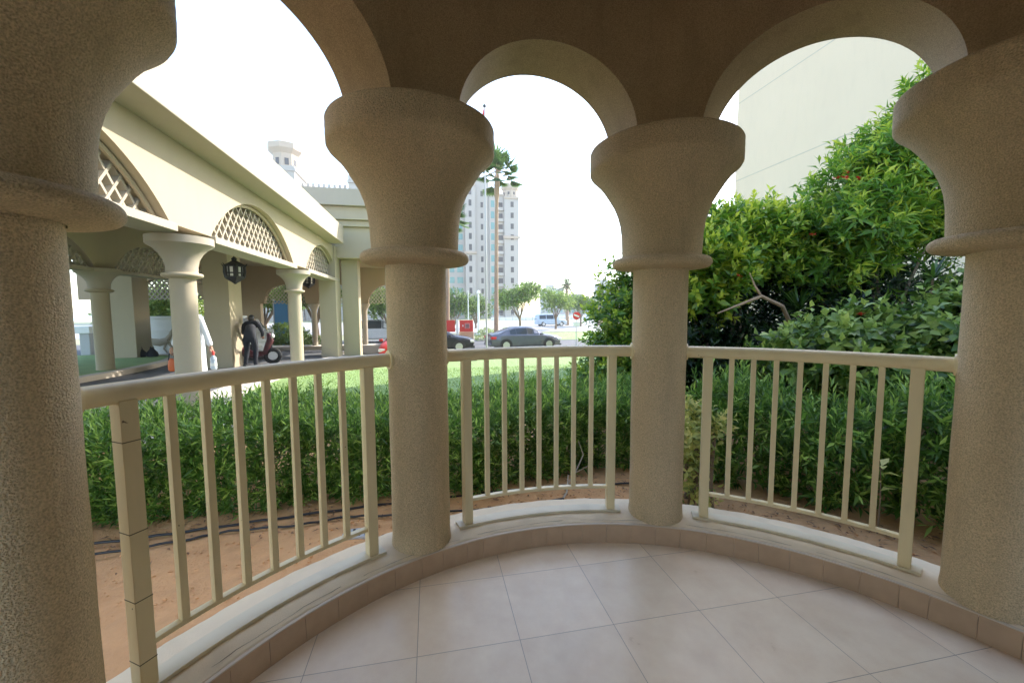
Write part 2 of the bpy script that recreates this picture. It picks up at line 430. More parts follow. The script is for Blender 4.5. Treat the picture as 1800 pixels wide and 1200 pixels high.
# ------------------------------------------------------------------ balcony
CX, CY = 0.68, 0.526
def pol(r, deg, z=None):
    a = R(deg); p = (CX + r*math.sin(a), CY + r*math.cos(a))
    return p if z is None else (*p, z)
RF, RKI, RKO = 1.834, 1.850, 2.20
ZL = 0.125
# tiled floor: its object origin sits on a tile corner and its axes follow the joints
fo = (-0.4104*0.981+1.630*0.1942, 0.4104*0.1942+1.630*0.981)
b = MB()
poly = [pol(RF+0.01, a) for a in np.linspace(111,-111,120)] + [(CX-1.72,-2.6),(CX+1.72,-2.6)]
n = len(poly)
th = 0.196 - R(11.2)
th = 0.0006
def tl(p):
    dx,dy = p[0]-fo[0], p[1]-fo[1]; return (dx*math.cos(-th)-dy*math.sin(-th), dx*math.sin(-th)+dy*math.cos(-th), 0)
b.add([tl(p) for p in poly], [tuple(range(n))[::-1]])
fl = struct(b.build('floor', M['tile'])); fl.location = (fo[0],fo[1],0.0); fl.rotation_euler=(0,0,th)

def ring(b, r0, r1, z0, z1, a0, a1, n, mi=0, ends=True):
    vs=[]; A=np.linspace(a0,a1,n+1)
    for a in A:
        for (r,z) in ((r0,z0),(r1,z0),(r1,z1),(r0,z1)): vs.append(pol(r,a,z))
    fs=[]
    for i in range(n):
        for k in range(4):
            k2=(k+1)%4; fs.append((i*4+k, (i+1)*4+k, (i+1)*4+k2, i*4+k2))
    if ends: fs += [(0,1,2,3),(n*4+3,n*4+2,n*4+1,n*4)]
    b.add(vs,fs,mi)
# kerb body with rounded, slightly uneven top
b = MB(); A=np.linspace(-111,111,300); prof=[(RKI,-0.25),(RKI,ZL-0.012),(RKI+0.004,ZL-0.003),(RKI+0.014,ZL),(RKI+0.16,ZL+0.004),(RKO-0.03,ZL+0.002),(RKO-0.006,ZL-0.01),(RKO,ZL-0.03),(RKO,-0.25)]
vs=[]
for i,a in enumerate(A):
    for k,(r,z) in enumerate(prof):
        j = 0.0012*math.sin(a*0.9+k)+0.0008*math.sin(a*2.3+k*2)
        vs.append(pol(r+(j if k>1 else 0), a, z+(j if k>1 else 0)))
K=len(prof); fs=[(i*K+k,(i+1)*K+k,(i+1)*K+k+1,i*K+k+1) for i in range(len(A)-1) for k in range(K-1)]
b.add(vs,[f[::-1] for f in fs]); kerb = struct(b.build('balcony_kerb', M['ledge'], angle=50))
# skirting tiles: individual curved tiles with open joints, and their pale cut edge on top
b = MB(); e = MB()
widths=[]; a=-110.0
while a < 110:
    wdt = random.choice([3.2,4.6,4.8,4.7,3.9]); g_=0.05
    ring(b, RF-0.004+random.uniform(-0.0012,0.0012), RKI-0.001, -0.01, ZL-0.008+random.uniform(-0.001,0.001), a+g_/2, min(a+wdt,110.8)-g_/2, 4)
    a += wdt
ring(e, RF-0.002, RKI-0.0015, ZL-0.02, ZL-0.003, -110.5, 110.5, 160)
o=b.build('skirting_tiles', M['skirt'], kerb, angle=30); e.build('tile_edge', M['lip'], kerb)
# hairline crack that wanders along the ledge just behind the tiles
c_ = MB(); pts=[]; r_=RKI+0.02; 
for a in np.linspace(-100,100,520):
    r_ += random.uniform(-0.0022,0.0022); r_ = min(max(r_,RKI+0.006),RKI+0.042)
    pts.append((r_,a))
vs=[];
for r_,a in pts:
    wd=0.0007+0.0012*abs(math.sin(a*0.7)*math.sin(a*0.23+1))
    zz=ZL+0.0028
    vs.append(pol(r_-wd,a,zz)); vs.append(pol(r_+wd,a,zz))
fs=[(2*i,2*i+2,2*i+3,2*i+1) for i in range(len(pts)-1) if not (math.sin(pts[i][1]*0.31)>0.86)]
c_.add(vs,fs); c_.build('crack', M['crack'], kerb)

# columns
CAPB = 1.72
def col_parts(parent):
    s = MB(); prof=[(0.172,ZL-0.005),(0.170,ZL+0.02),(0.1665,ZL+0.06)]
    for i in range(1,12): prof.append((0.166+0.001*math.sin(i*1.7), ZL+0.06+i*0.125))
    prof.append((0.166,1.735)); s.lathe(prof, n=64, capt=False); s.build('shaft', M['stucco'], parent, angle=60)
    s = MB(); pr=[(0.17,1.715)]
    for k in range(0,13):
        t=R(-90+k*15); pr.append((0.262+0.036*math.cos(t), 1.758+0.032*math.sin(t)))
    pr[1]=(0.20,1.722); pr.append((0.235,1.793)); s.lathe(pr, n=72, capb=False, capt=False); s.build('collar', M['stucco'], parent, angle=60)
    s = MB(); raw=[(0.237,1.790),(0.240,1.86),(0.243,1.93),(0.252,2.00),(0.268,2.06),(0.292,2.12),(0.322,2.17),(0.357,2.225),(0.390,2.268),(0.437,2.312),(0.445,2.326)]
    for k in range(1,7): raw.append((0.4465-0.001*(k%2),2.326+k*0.0195))
    raw += [(0.442,2.452),(0.430,2.460),(0.30,2.461)]
    s.lathe(raw, n=80, capb=False); s.build('capital', M['stucco'], parent, angle=38)
first=None
lab = {-66.45:'massive stucco column with flared capital cropped by the left edge of the photo',
       -22.15:'stucco column with flared capital in front of the tower and driveway, second from left',
       22.15:'stucco column with flared capital beside the leafy shrubs, third from left',
       66.45:'massive stucco column with flared capital cropped by the right edge of the photo',
       -110.75:'stucco column behind the camera on the left, against the loggia wall',
       110.75:'stucco column behind the camera on the right, against the loggia wall'}
for a in (-22.15,22.15,-66.45,66.45,-110.75,110.75):
    if first is None:
        t = first = thing('balcony_column', lab[a], 'column', pol(2.01,a,0), 0, 'columns round the balcony'); col_parts(t)
    else:
        t = copy_tree(first); t.location = pol(2.01,a,0); t.rotation_euler=(0,0,R(a*3)); t['label']=lab[a]

# arched wall over the columns
RI, RO, ZT, ARC_Z, ARC_R, ZS = 1.82, 2.18, 3.45, 2.470, 0.522, 2.455
def arched_ring():
    b = MB(); um = math.sqrt(ARC_R**2-(ZS-ARC_Z)**2)
    U = [ARC_R*math.sin(t) for t in np.linspace(-math.asin(um/ARC_R), math.asin(um/ARC_R), 41)]
    mids = (-88.6,-44.3,0,44.3,88.6); seq_i=[]; seq_o=[]; soff=[]
    for mid in mids:
        st=len(seq_i)
        for u in U:
            z = ARC_Z+math.sqrt(max(0,ARC_R**2-u*u))
            seq_i.append((mid+math.degrees(math.asin(u/RI)), z)); seq_o.append((mid+math.degrees(math.asin(u/RO)), z))
        soff.append((st,len(seq_i)-1))
    def dense(seq):
        out=[]; mp={}
        seq2=[(-112,ZS)]+seq+[(112,ZS)]
        for i,(a,z) in enumerate(seq2):
            mp[i-1]=len(out); out.append((a,z))
            if i<len(seq2)-1 and seq2[i+1][0]-a>2.2:
                k=int((seq2[i+1][0]-a)/1.0)
                for j in range(1,k): out.append((a+(seq2[i+1][0]-a)*j/k, ZS))
        return out,mp
    di,mi_=dense(seq_i); do,mo_=dense(seq_o)
    def face(dd, r, flip):
        o=len(b.v); vs=[]
        for a,z in dd:
            for q in (0,0.25,0.6,1.0): vs.append(pol(r,a,z+(ZT-z)*q))
        fs=[]
        for i in range(len(dd)-1):
            for q in range(3):
                f=(i*4+q,(i+1)*4+q,(i+1)*4+q+1,i*4+q+1); fs.append(f if flip else f[::-1])
        b.add(vs,fs,0); return o
    face(di, RI, False); face(do, RO, True)
    for st,en in soff:
        vs=[];fs=[]
        for i in range(st,en+1):
            a0,z=seq_i[i]; a1,_=seq_o[i]; p0=pol(RI,a0,z); p1=pol(RO,a1,z)
            for q in (0,.33,.66,1): vs.append((p0[0]+(p1[0]-p0[0])*q,p0[1]+(p1[1]-p0[1])*q,z))
        for i in range(en-st):
            for q in range(3): fs.append((i*4+q,(i+1)*4+q,(i+1)*4+q+1,i*4+q+1))
        b.add(vs,fs,0)
    # underside of the piers between the arches
    ends=[(-1,soff[0][0])]+[(soff[k][1],soff[k+1][0]) for k in range(4)]+[(soff[4][1],len(seq_i))]
    for (p,q) in ends:
        ai0=seq_i[p][0] if p>=0 else -112; ao0=seq_o[p][0] if p>=0 else -112
        ai1=seq_i[q][0] if q<len(seq_i) else 112; ao1=seq_o[q][0] if q<len(seq_o) else 112
        vs=[];fs=[]
        for j in range(9):
            vs += [pol(RI,ai0+(ai1-ai0)*j/8,ZS), pol(RO,ao0+(ao1-ao0)*j/8,ZS)]
        for j in range(8): fs.append((2*j,2*j+1,2*j+3,2*j+2))
        b.add(vs,fs,0)
    return b
t = thing('arched_wall', 'stucco wall with round arches curving above the balcony columns, shade put into its dark colour', 'wall', (CX,CY,0))
o = arched_ring().build('arcade_wall', M['stucco_arch_shade'], t, angle=40); o.location=(-CX,-CY,0)
b = MB(); n=90
poly=[pol(2.30,a) for a in np.linspace(114,-114,n)]+[(CX-2.1,-2.8),(CX+2.1,-2.8)]
b.prism([(x-CX,y-CY) for x,y in poly], ZT, ZT+0.35); b.build('ceiling_slab', M['stucco_arch_shade'], t)
# room walls behind the camera (they close the loggia)
t = thing('loggia_wall', 'stucco walls and door of the loggia behind the balcony', 'wall', (CX,-0.2,0))
b=MB()
b.box(-2.1,-1.72,-2.6,-0.02,-0.2,ZT-0.003); b.box(1.72,2.1,-2.6,-0.02,-0.2,ZT-0.003)
b.box(-2.1,-1.0,-2.8,-2.603,-0.2,ZT-0.003); b.box(1.0,2.1,-2.8,-2.603,-0.2,ZT-0.003); b.box(-1.0,1.0,-2.8,-2.603,2.3,ZT-0.003)
b.build('wall', M['white'], t)
b=MB(); b.box(-1,1,-2.74,-2.72,0,2.3); g=b.build('glass_door', M['carglass'], t)
b=MB(); 
for x in (-0.97,0,0.97): b.box(x-0.03,x+0.03,-2.70,-2.66,0.0,2.3)
b.build('door_frame', M['rail'], g)

# railings
RR = 2.01
def rail_section(mid, label, first=False):
    t = thing('balcony_railing', label, 'railing', pol(RR,mid,0), 0, 'railing sections between the columns')
    ox,oy,_ = pol(RR,mid,0)
    def L(p): return (p[0]-ox,p[1]-oy,p[2])
    def bd(b,name,m,par,**k):
        b.v=[L(p) for p in b.v]; return b.build(name,m,par,**k)
    h = 22.15-4.0
    b=MB(); b.tube([pol(RR,mid+a,1.200) for a in np.linspace(-h,h,40)], 0.037, 20); bd(b,'top_rail',M['rail'],t,angle=60)
    for s in (-1,1):
        b=MB(); q0=pol(RR,mid+s*(h-0.95),1.2); q1=pol(RR,mid+s*(h-0.35),1.2); b.tube([q0,q1],[0.052,0.055],24); bd(b,'wall_flange',M['rail'],t,angle=40)
    b=MB(); ring(b,RR-0.016,RR+0.016,0.280,0.298,mid-13.2,mid+13.2,30); bd(b,'bottom_rail',M['rail'],t)
    b=MB(); ring(b,RR-0.040,RR+0.045,ZL+0.004,ZL+0.019,mid-15.6,mid+15.6,36); bd(b,'base_plate',M['plate'],t)
    def bar(a, hw, hd, z0, z1):
        b=MB(); p=Vector(pol(RR,a,(z0+z1)/2)); rad=Vector((math.sin(R(a)),math.cos(R(a)),0)); tan=Vector((math.cos(R(a)),-math.sin(R(a)),0))
        b.obox(p, tan*hw, rad*hd, (0,0,(z1-z0)/2)); return b
    for s in (-1,1):
        p_=bd(bar(mid+s*13.75,0.026,0.030,ZL+0.019,1.175),'post',M['rail'],t,bevel=0.002)
        if mid<-40 and s<0:
            # dark hairline joints where the sleeves of this post meet
            for z in (1.03,0.72,0.47,0.25):
                b=MB(); p=Vector(pol(RR,mid+s*13.75,z+random.uniform(-.005,.005))); rad=Vector((math.sin(R(mid-13.75)),math.cos(R(mid-13.75)),0)); tan=Vector((math.cos(R(mid-13.75)),-math.sin(R(mid-13.75)),0))
                b.obox(p,tan*0.0266,rad*0.0306,Vector((0,0,0.0016))); bd(b,'joint',M['railjoint'],p_)
    for k in range(-3,4):
        bd(bar(mid+k*3.32,0.0135,0.0155,0.298,1.172),'baluster',M['rail'],t,bevel=0.0015)
    return t
rail_section(-44.3,'cream metal railing section on the left, nearest the pavilion, with cracked thick post')
rail_section(0,'cream metal railing section in the middle, in front of the lawn and parked cars')
rail_section(44.3,'cream metal railing section on the right, in front of the tall shrubs')

# ------------------------------------------------------------------ vegetation helpers
def leaves_mesh(name, P, D, Nn, L, W, tint, material, parent=None, curl=0.25, stems=None, loc=(0,0,0)):
    """P base, D direction, Nn approx. normal, L length, W width: five-vertex folded leaves"""
    D = D/np.linalg.norm(D,axis=1,keepdims=True)
    S = np.cross(D,Nn); S/= (np.linalg.norm(S,axis=1,keepdims=True)+1e-9)
    U_ = np.cross(S,D)
    L_=L[:,None]; W_=W[:,None]; n=len(P)
    V = np.empty((n,6,3))
    V[:,0]=P
    V[:,1]=P+D*L_*0.45+S*W_*0.5+U_*W_*0.16
    V[:,2]=P+D*L_-U_*L_*curl
    V[:,3]=P+D*L_*0.45-S*W_*0.5+U_*W_*0.16
    V[:,4]=P+D*L_*0.50-U_*L_*curl*0.22
    V=V[:,:5]
    V = V - np.array(loc)
    idx=np.arange(n)[:,None]*5
    F=np.concatenate([idx+np.array([[0,4,1]]),idx+np.array([[1,4,2]]),idx+np.array([[4,3,2]]),idx+np.array([[0,3,4]])],axis=1).reshape(-1,3)
    me=bpy.data.meshes.new(name)
    me.vertices.add(n*5); me.vertices.foreach_set('co',V.reshape(-1))
    nf=len(F); me.loops.add(nf*3); me.loops.foreach_set('vertex_index',F.reshape(-1).astype(np.int32))
    me.polygons.add(nf); me.polygons.foreach_set('loop_start',np.arange(0,nf*3,3,dtype=np.int32))
    me.update(calc_edges=True)
    at=me.attributes.new('tint','FLOAT','FACE'); at.data.foreach_set('value',np.repeat(tint,4).astype(np.float32))
    me.materials.append(material); me.validate()
    o=bpy.data.objects.new(name,me); COL.objects.link(o)
    if parent is not None: o.parent=parent
    else: o.location=loc
    return o
def sprigs(B, D, length, n_leaf, L, W, beta=45, tint0=0.35, jitter=0.2, tipbright=0.4):
    """leaves set round short stems: B base points, D directions"""
    n=len(B); D=D/np.linalg.norm(D,axis=1,keepdims=True)
    ref=np.where(np.abs(D[:,2:3])<0.9, np.array([[0,0,1.]]), np.array([[1.,0,0]]))
    A=np.cross(D,ref); A/=np.linalg.norm(A,axis=1,keepdims=True); Bn=np.cross(D,A)
    ph0=rng.uniform(0,6.28,n); ln=length*rng.uniform(0.6,1.25,n)
    Ps=[];Ds=[];Ns=[];Ls=[];Ws=[];Ts=[]; st=rng.uniform(-jitter,jitter,n)
    for k in range(n_leaf):
        f=(k+0.5)/n_leaf
        ph=ph0+k*2.4+rng.normal(0,0.25,n)
        be=np.radians(beta*(1.25-0.75*f)+rng.normal(0,9,n))
        side=A*np.cos(ph)[:,None]+Bn*np.sin(ph)[:,None]
        d=D*np.cos(be)[:,None]+side*np.sin(be)[:,None]
        d[:,2]-=0.12*(1-f)
        Ps.append(B+D*(ln*f)[:,None]); Ds.append(d); Ns.append(D+0.3*rng.normal(0,1,(n,3)))
        s=(1-0.35*f)*rng.uniform(0.55,1.35,n)
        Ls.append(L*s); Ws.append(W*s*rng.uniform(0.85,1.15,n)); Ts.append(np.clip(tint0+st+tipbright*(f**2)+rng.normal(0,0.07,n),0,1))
    return [np.concatenate(q) for q in (Ps,Ds,Ns,Ls,Ws,Ts)]
def cat_(lst): return [np.concatenate(q) for q in zip(*lst)]
def emit(name, data, material, parent=None, curl=0.2, loc=(0,0,0)):
    P,D,Nn,L,W,T=data; return leaves_mesh(name,P,D,Nn,L,W,T,material,parent,curl,loc=loc)

# clipped hedge: a path (front-line polyline), thickness, height
def hedge(name, line, thick, height, n, label, cat='hedge', seed=0, group=None, topjit=0.08, leaf=(0.085,0.0165), slen=0.15, nleaf=9):
    pts=dens(line,10); P=np.array(pts); seg=np.linalg.norm(np.diff(P,axis=0),axis=1); cum=np.concatenate([[0],np.cumsum(seg)])
    total=cum[-1]
    u=rng.uniform(0,total,n); x=np.interp(u,cum,P[:,0]); y=np.interp(u,cum,P[:,1])
    tx=np.interp(u,cum,np.gradient(P[:,0],cum)); ty=np.interp(u,cum,np.gradient(P[:,1],cum)); nn=np.hypot(tx,ty); tx/=nn;ty/=nn
    nx_,ny_=-ty,tx                       # left normal points away from the balcony
    kind=rng.uniform(0,1,n)
    d=np.empty(n); h=np.empty(n); D=np.empty((n,3))
    hh=height+topjit*(np.sin(u*2.1+seed)*0.5+np.sin(u*5.3+seed*2)*0.3+rng.normal(0,0.35,n))
    bul=0.06*np.sin(u*3.1+seed)+0.05*np.sin(u*7.7+seed)
    f=kind<0.46; tpm=(kind>=0.46)&(kind<0.80); rest=~(f|tpm)
    d[f]=bul[f]+rng.exponential(0.07,f.sum())-0.02; h[f]=rng.uniform(0.03,1,f.sum())**0.9*hh[f]
    # bottom of the front recedes a little
    d[f]+=np.clip(0.18-h[f],0,1)*0.7
    D[f]=np.c_[-nx_[f]*0.8+rng.normal(0,.4,f.sum()),-ny_[f]*0.8+rng.normal(0,.4,f.sum()),rng.uniform(0.1,1.3,f.sum())]
    d[tpm]=rng.uniform(-0.02,thick,tpm.sum()); h[tpm]=hh[tpm]-rng.exponential(0.05,tpm.sum())
    D[tpm]=np.c_[rng.normal(0,.32,tpm.sum()),rng.normal(0,.32,tpm.sum()),np.ones(tpm.sum())]
    d[rest]=rng.uniform(0.1,thick,rest.sum()); h[rest]=rng.uniform(0.05,0.95,rest.sum())*hh[rest]
    D[rest]=np.c_[rng.normal(0,.6,rest.sum()),rng.normal(0,.6,rest.sum()),rng.uniform(0.2,1,rest.sum())]
    z0=np.array([G(a,b_) for a,b_ in zip(x,y)])
    B=np.c_[x+nx_*d,y+ny_*d,z0+h-0.09]; B[:,2]=np.maximum(B[:,2],z0+0.01)
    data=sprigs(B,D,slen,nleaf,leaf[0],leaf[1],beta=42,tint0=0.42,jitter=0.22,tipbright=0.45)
    cx,cy=P[len(P)//2]; loc=(cx,cy,G(cx,cy))
    t=thing(name,label,cat,loc,0,group)
    emit('foliage',data,M['hedge'],t,0.12,loc)
    b=MB(); k=int(total/0.16)
    for i in range(k):
        uu=(i+random.random())*total/k; xx=np.interp(uu,cum,P[:,0]); yy=np.interp(uu,cum,P[:,1])
        dd=random.uniform(0.1,thick-0.05); a=np.interp(uu,cum,nx_ if False else np.zeros(len(cum)))
        i2=min(int(np.searchsorted(cum,uu)),len(P)-2); tv=P[i2+1]-P[i2]; tv/=np.linalg.norm(tv)
        bx,by=xx-tv[1]*dd,yy+tv[0]*dd
        pt=[(bx-cx,by-cy,-0.03)]
        for s_ in range(4): pt.append((pt[-1][0]+random.uniform(-.06,.06),pt[-1][1]+random.uniform(-.06,.06),(s_+1)*height*0.22))
        b.tube(pt,[0.009,0.008,0.006,0.005,0.003],5)
    b.build('stems',M['bark'],t)['kind']='stuff'
    return t
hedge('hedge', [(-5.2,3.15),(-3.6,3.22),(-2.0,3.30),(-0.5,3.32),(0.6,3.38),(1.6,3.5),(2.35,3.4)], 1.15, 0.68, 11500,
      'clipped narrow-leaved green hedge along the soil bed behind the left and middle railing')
hedge('hedge', [(2.35,3.30),(2.75,2.75),(3.15,2.25),(3.45,1.6),(3.6,0.9),(3.6,0.0),(3.4,-0.9)], 0.8, 0.80, 3300,
      'darker narrow-leaved hedge under the tall shrubs behind the right railing', seed=3, leaf=(0.125,0.024), slen=0.22, nleaf=8, topjit=0.2)

def shrub(name, label, blobs, base, material, n, leaf=(0.10,0.04), slen=0.16, nleaf=8, beta=55, tint0=0.3, up=0.5, sub=14, subr=0.38, tip=0.4, stems=6, flowers=0, curl=0.2, cat='shrub', dirbias=(0,0,0)):
    vol=np.array([r[0]*r[1]*r[2] for _,r in blobs])**0.66; vol/=vol.sum()
    Bs=[];Dd=[];T=[]
    for (c,r),v in zip(blobs,vol):
        m_=int(n*v); c=np.array(c);r=np.array(r)
        sc=rng.normal(0,1,(sub,3)); sc/=np.linalg.norm(sc,axis=1,keepdims=True); sc=c+sc*r*rng.uniform(0.55,0.95,(sub,1))
        pick=rng.integers(0,sub,m_)
        q=rng.normal(0,1,(m_,3)); q/=np.linalg.norm(q,axis=1,keepdims=True)
        rad=rng.uniform(0.35,1,(m_,1))**0.5*subr*min(1.0,float(r.mean()))*1.3
        B=sc[pick]+q*rad*np.array([1,1,0.8])
        # a third fills the inside
        inn=rng.uniform(0,1,m_)<0.3
        q2=rng.normal(0,1,(m_,3)); q2/=np.linalg.norm(q2,axis=1,keepdims=True)
        B[inn]=(c+q2*r*rng.uniform(0.1,0.95,(m_,1)))[inn]
        out=(B-c)/r; out/=(np.linalg.norm(out,axis=1,keepdims=True)+1e-6)
        D=out*0.8+np.array([0,0,up])+np.array(dirbias)+rng.normal(0,0.35,(m_,3))
        Bs.append(B);Dd.append(D)
    B=np.concatenate(Bs);D=np.concatenate(Dd)
    z0=G(base[0],base[1]); k=B[:,2]>z0+0.04; B=B[k];D=D[k]
    data=sprigs(B,D,slen,nleaf,leaf[0],leaf[1],beta=beta,tint0=tint0,jitter=0.25,tipbright=tip)
    loc=(base[0],base[1],z0)
    t=thing(name,label,cat,loc)
    emit('foliage',data,material,t,curl,loc)
    b=MB()
    for i in range(stems):
        c,r=random.choice(blobs); e=Vector(c)+Vector((random.uniform(-.5,.5)*r[0],random.uniform(-.5,.5)*r[1],random.uniform(-.1,.5)*r[2]))-Vector(loc)
        s=Vector((random.uniform(-.2,.2),random.uniform(-.2,.2),-0.03)); pts=[]
        for j in range(6):
            f=j/5; pts.append(s.lerp(e,f)+Vector((random.uniform(-.07,.07),random.uniform(-.07,.07),0.12*math.sin(f*3.14)))*(1 if 0<j<5 else 0))
        b.tube(pts,[0.028,0.024,0.02,0.016,0.011,0.006],7)
    b.build('branches',M['bark'],t)
    for i in range(flowers):
        c,r=random.choice(blobs); q=Vector((random.uniform(-1,1),random.uniform(-1,0.2),random.uniform(0.0,1))).normalized()
        p=Vector((c[0]+q.x*r[0]*1.12,c[1]+q.y*r[1]*1.12,c[2]+q.z*r[2]*1.12))-Vector(loc)
        f=MB()
        for _ in range(7):
            a=random.uniform(0,6.28); d=Vector((math.cos(a),math.sin(a),random.uniform(.1,1))).normalized(); s_=d.cross(Vector((0,0,1))).normalized()*0.011
            o_=p+Vector((random.uniform(-.02,.02),random.uniform(-.02,.02),random.uniform(-.01,.02)))
            f.add([o_,o_+d*0.028+s_*1.5,o_+d*0.05,o_+d*0.028-s_*1.5],[(0,1,2,3)])
        f.build('flower',M['petal'],t,smooth=False)
    return t
# the planting on the right, near to far
shrub('shrub','glossy rounded broadleaf shrub rising behind the second column from the right, at the lawn edge',
      [((2.75,5.3,0.55),(0.62,0.6,0.75)),((2.85,5.4,1.25),(0.66,0.6,0.62)),((3.0,5.5,1.75),(0.55,0.55,0.4))],(2.8,5.4),M['glossy'],2300,(0.105,0.048),0.15,8,55,0.48,0.7,tip=0.5)
shrub('shrub','yellow-green shrub with upright leafy shoots beside the third column',
      [((3.6,4.9,1.8),(0.6,0.5,0.5)),((3.9,5.1,2.2),(0.8,0.6,0.55)),((4.6,5.2,2.35),(0.7,0.6,0.5)),((3.35,5.0,2.15),(0.4,0.5,0.45))],(4.0,5.1),M['yellowleaf'],2700,(0.135,0.060),0.19,8,50,0.52,1.0,tip=0.5,flowers=3)
shrub('shrub','tall bright green shrub with thin leaves and red flowers against the pale wall',
      [((5.6,4.7,2.6),(0.85,0.7,0.7)),((6.3,4.5,3.2),(0.8,0.7,0.75)),((6.9,4.3,3.9),(0.75,0.7,0.7)),((5.2,4.9,2.2),(0.6,0.6,0.5)),((7.2,4.3,2.6),(0.7,0.6,0.6))],(6.0,4.7),M['yellowleaf'],3700,(0.165,0.046),0.22,9,48,0.48,0.8,tip=0.4,flowers=20,curl=0.35)
shrub('shrub','low spreading broad-leaved shrub with pale veined leaves behind the right railing',
      [((4.15,3.25,1.05),(0.75,0.5,0.32)),((4.7,2.9,1.15),(0.7,0.5,0.42)),((3.7,3.5,0.95),(0.45,0.4,0.25)),((5.1,2.8,1.45),(0.5,0.5,0.45)),((4.1,2.85,0.75),(0.55,0.3,0.3)),((4.7,2.6,0.8),(0.5,0.3,0.35))],(4.4,3.2),M['broad'],2300,(0.115,0.07),0.15,6,62,0.60,0.5,tip=0.3,flowers=3,sub=20,subr=0.3)
shrub('shrub','added shrub mass backing the hollow behind the right railing, its shade put into near-black leaves',
      [((4.6,5.6,1.0),(1.2,0.5,1.0)),((6.0,4.9,0.9),(1.2,0.6,0.9)),((5.6,5.6,1.9),(1.3,0.5,0.7)),((3.9,5.0,0.7),(0.8,0.5,0.7)),((5.2,3.6,0.5),(0.9,0.6,0.55)),((6.7,5.3,1.9),(1.2,0.5,0.7)),((3.5,5.7,1.1),(0.7,0.4,0.9)),((6.3,2.6,1.1),(0.9,0.9,1.1))],(5.0,5.4),M['broad'],6400,(0.12,0.05),0.2,8,55,-0.1,0.3,tip=0.1,sub=20,subr=0.5)  # added backing that stops light, leaves tinted near black for the hollow's shade
shrub('variegated_shrub','small yellow variegated shrub growing just right of the third column',
      [((1.96,2.72,0.25),(0.14,0.14,0.3)),((2.02,2.76,0.55),(0.15,0.13,0.2))],(1.98,2.72),M['variegated'],200,(0.07,0.035),0.1,6,60,0.4,0.8,sub=8,subr=0.35,stems=4)
# fan of long narrow blades
def blades(name,label,base,h,n,material,L=0.8,W=0.03):
    t=thing(name,label,'plant',(base[0],base[1],base[2]-h))
    b=MB(); b.tube([(0,0,0),(0.03,0.02,h*0.5),(0,0,h)],[0.014,0.012,0.010],7); b.build('stem',M['bark'],t)
    P=[];F=[];T=[]
    f=MB()
    for i in range(n):
        a=random.uniform(0,6.28); el=random.uniform(0.1,1.3); d=Vector((math.cos(a)*math.cos(el),math.sin(a)*math.cos(el),math.sin(el)))
        l=L*random.uniform(.6,1.1); s=d.cross(Vector((0,0,1))).normalized()*W/2
        p=[Vector((0,0,h))+d*l*k/4-Vector((0,0,1))*0.35*l*(k/4)**2 for k in range(5)]
        wd=[0.5,1,0.9,0.6,0.05]
        vs=[]
        for q,w_ in zip(p,wd): vs+=[q-s*w_,q+s*w_]
        f.add(vs,[(2*k,2*k+1,2*k+3,2*k+2) for k in range(4)])
    o=f.build('blades',material,t)
    at=o.data.attributes.new('tint','FLOAT','FACE'); at.data.foreach_set('value',np.repeat(rng.uniform(0.1,0.8,n),4).astype(np.float32))
blades('spiky_plant','spiky plant with fan of dark narrow blades in the shaded hollow between shrubs',(4.75,4.55,1.45),1.4,40,M['broad'],0.6,0.03)
blades('spiky_plant','spiky plant with bright narrow blades at the top of the shrubs by the fourth column',(5.6,4.75,2.75),2.7,44,M['yellowleaf'],0.55,0.04)
blades('spiky_plant','spiky plant with pale radiating blades close to the fourth column collar',(4.75,3.1,1.75),1.7,26,M['broad'],0.45,0.03)
# crooked bare branch
t=thing('bare_branch','crooked pale bare branch reaching through the dark hollow of the shrubs','branch',(4.1,4.2,0))
b=MB(); b.tube([(0.9,0.6,0.2),(0.6,0.3,0.9),(0.35,0.15,1.25),(0.1,0.05,1.5),(-0.25,0.0,1.62),(-0.5,0.05,1.52),(-0.75,0.1,1.42)],[0.03,0.028,0.026,0.024,0.02,0.014,0.007],8)
b.tube([(-0.25,0.0,1.62),(-0.33,0.02,1.75),(-0.38,0.05,1.9)],[0.014,0.01,0.005],6); b.build('branch',M['branch'],t)
# lone leafy shoot with yellow leaves
t=thing('leafy_shoot','thin shoot with a few yellow-green leaves beside the post nearest the fourth column','plant',(2.93,2.12,-0.05))
b=MB(); b.tube([(0,0,0),(0.02,0.01,0.25),(-0.01,0,0.48)],[0.006,0.005,0.003],5); b.build('stem',M['bark'],t)
P=np.array([[0,0,.3],[0,0,.36],[0,0,.42],[0,0,.47],[0,0,.47],[0,0,.2]]); D=np.array([[1,-.3,.4],[-1,-.2,.5],[.4,-1,.4],[.8,.2,.6],[-.7,-.6,.3],[.9,-.5,.1]])
leaves_mesh('leaves',P,D,np.tile([[0,0,1.]],(6,1))+0.1,np.full(6,.10),np.full(6,.05),np.array([.7,.8,.5,.9,.7,.1]),M['variegated'],t,0.2)

# small clods lying on the soil
cl=MB()
for i in range(1500):
    x=random.uniform(-3.4,3.6); y=random.uniform(2.2,3.3)-max(0,x-1.5)*0.7; r_=random.uniform(.003,.010)
    if math.hypot(x-CX,y-CY)<RKO+0.02: continue
    cl.ball((x,y,-0.036),(r_*random.uniform(.8,1.4),r_,r_*random.uniform(.5,.9)),6)
tag(cl.build('soil_clods',M['sand'],smooth=False),'small clods and pebbles of orange soil scattered beyond the kerb','soil clods',kind='stuff')
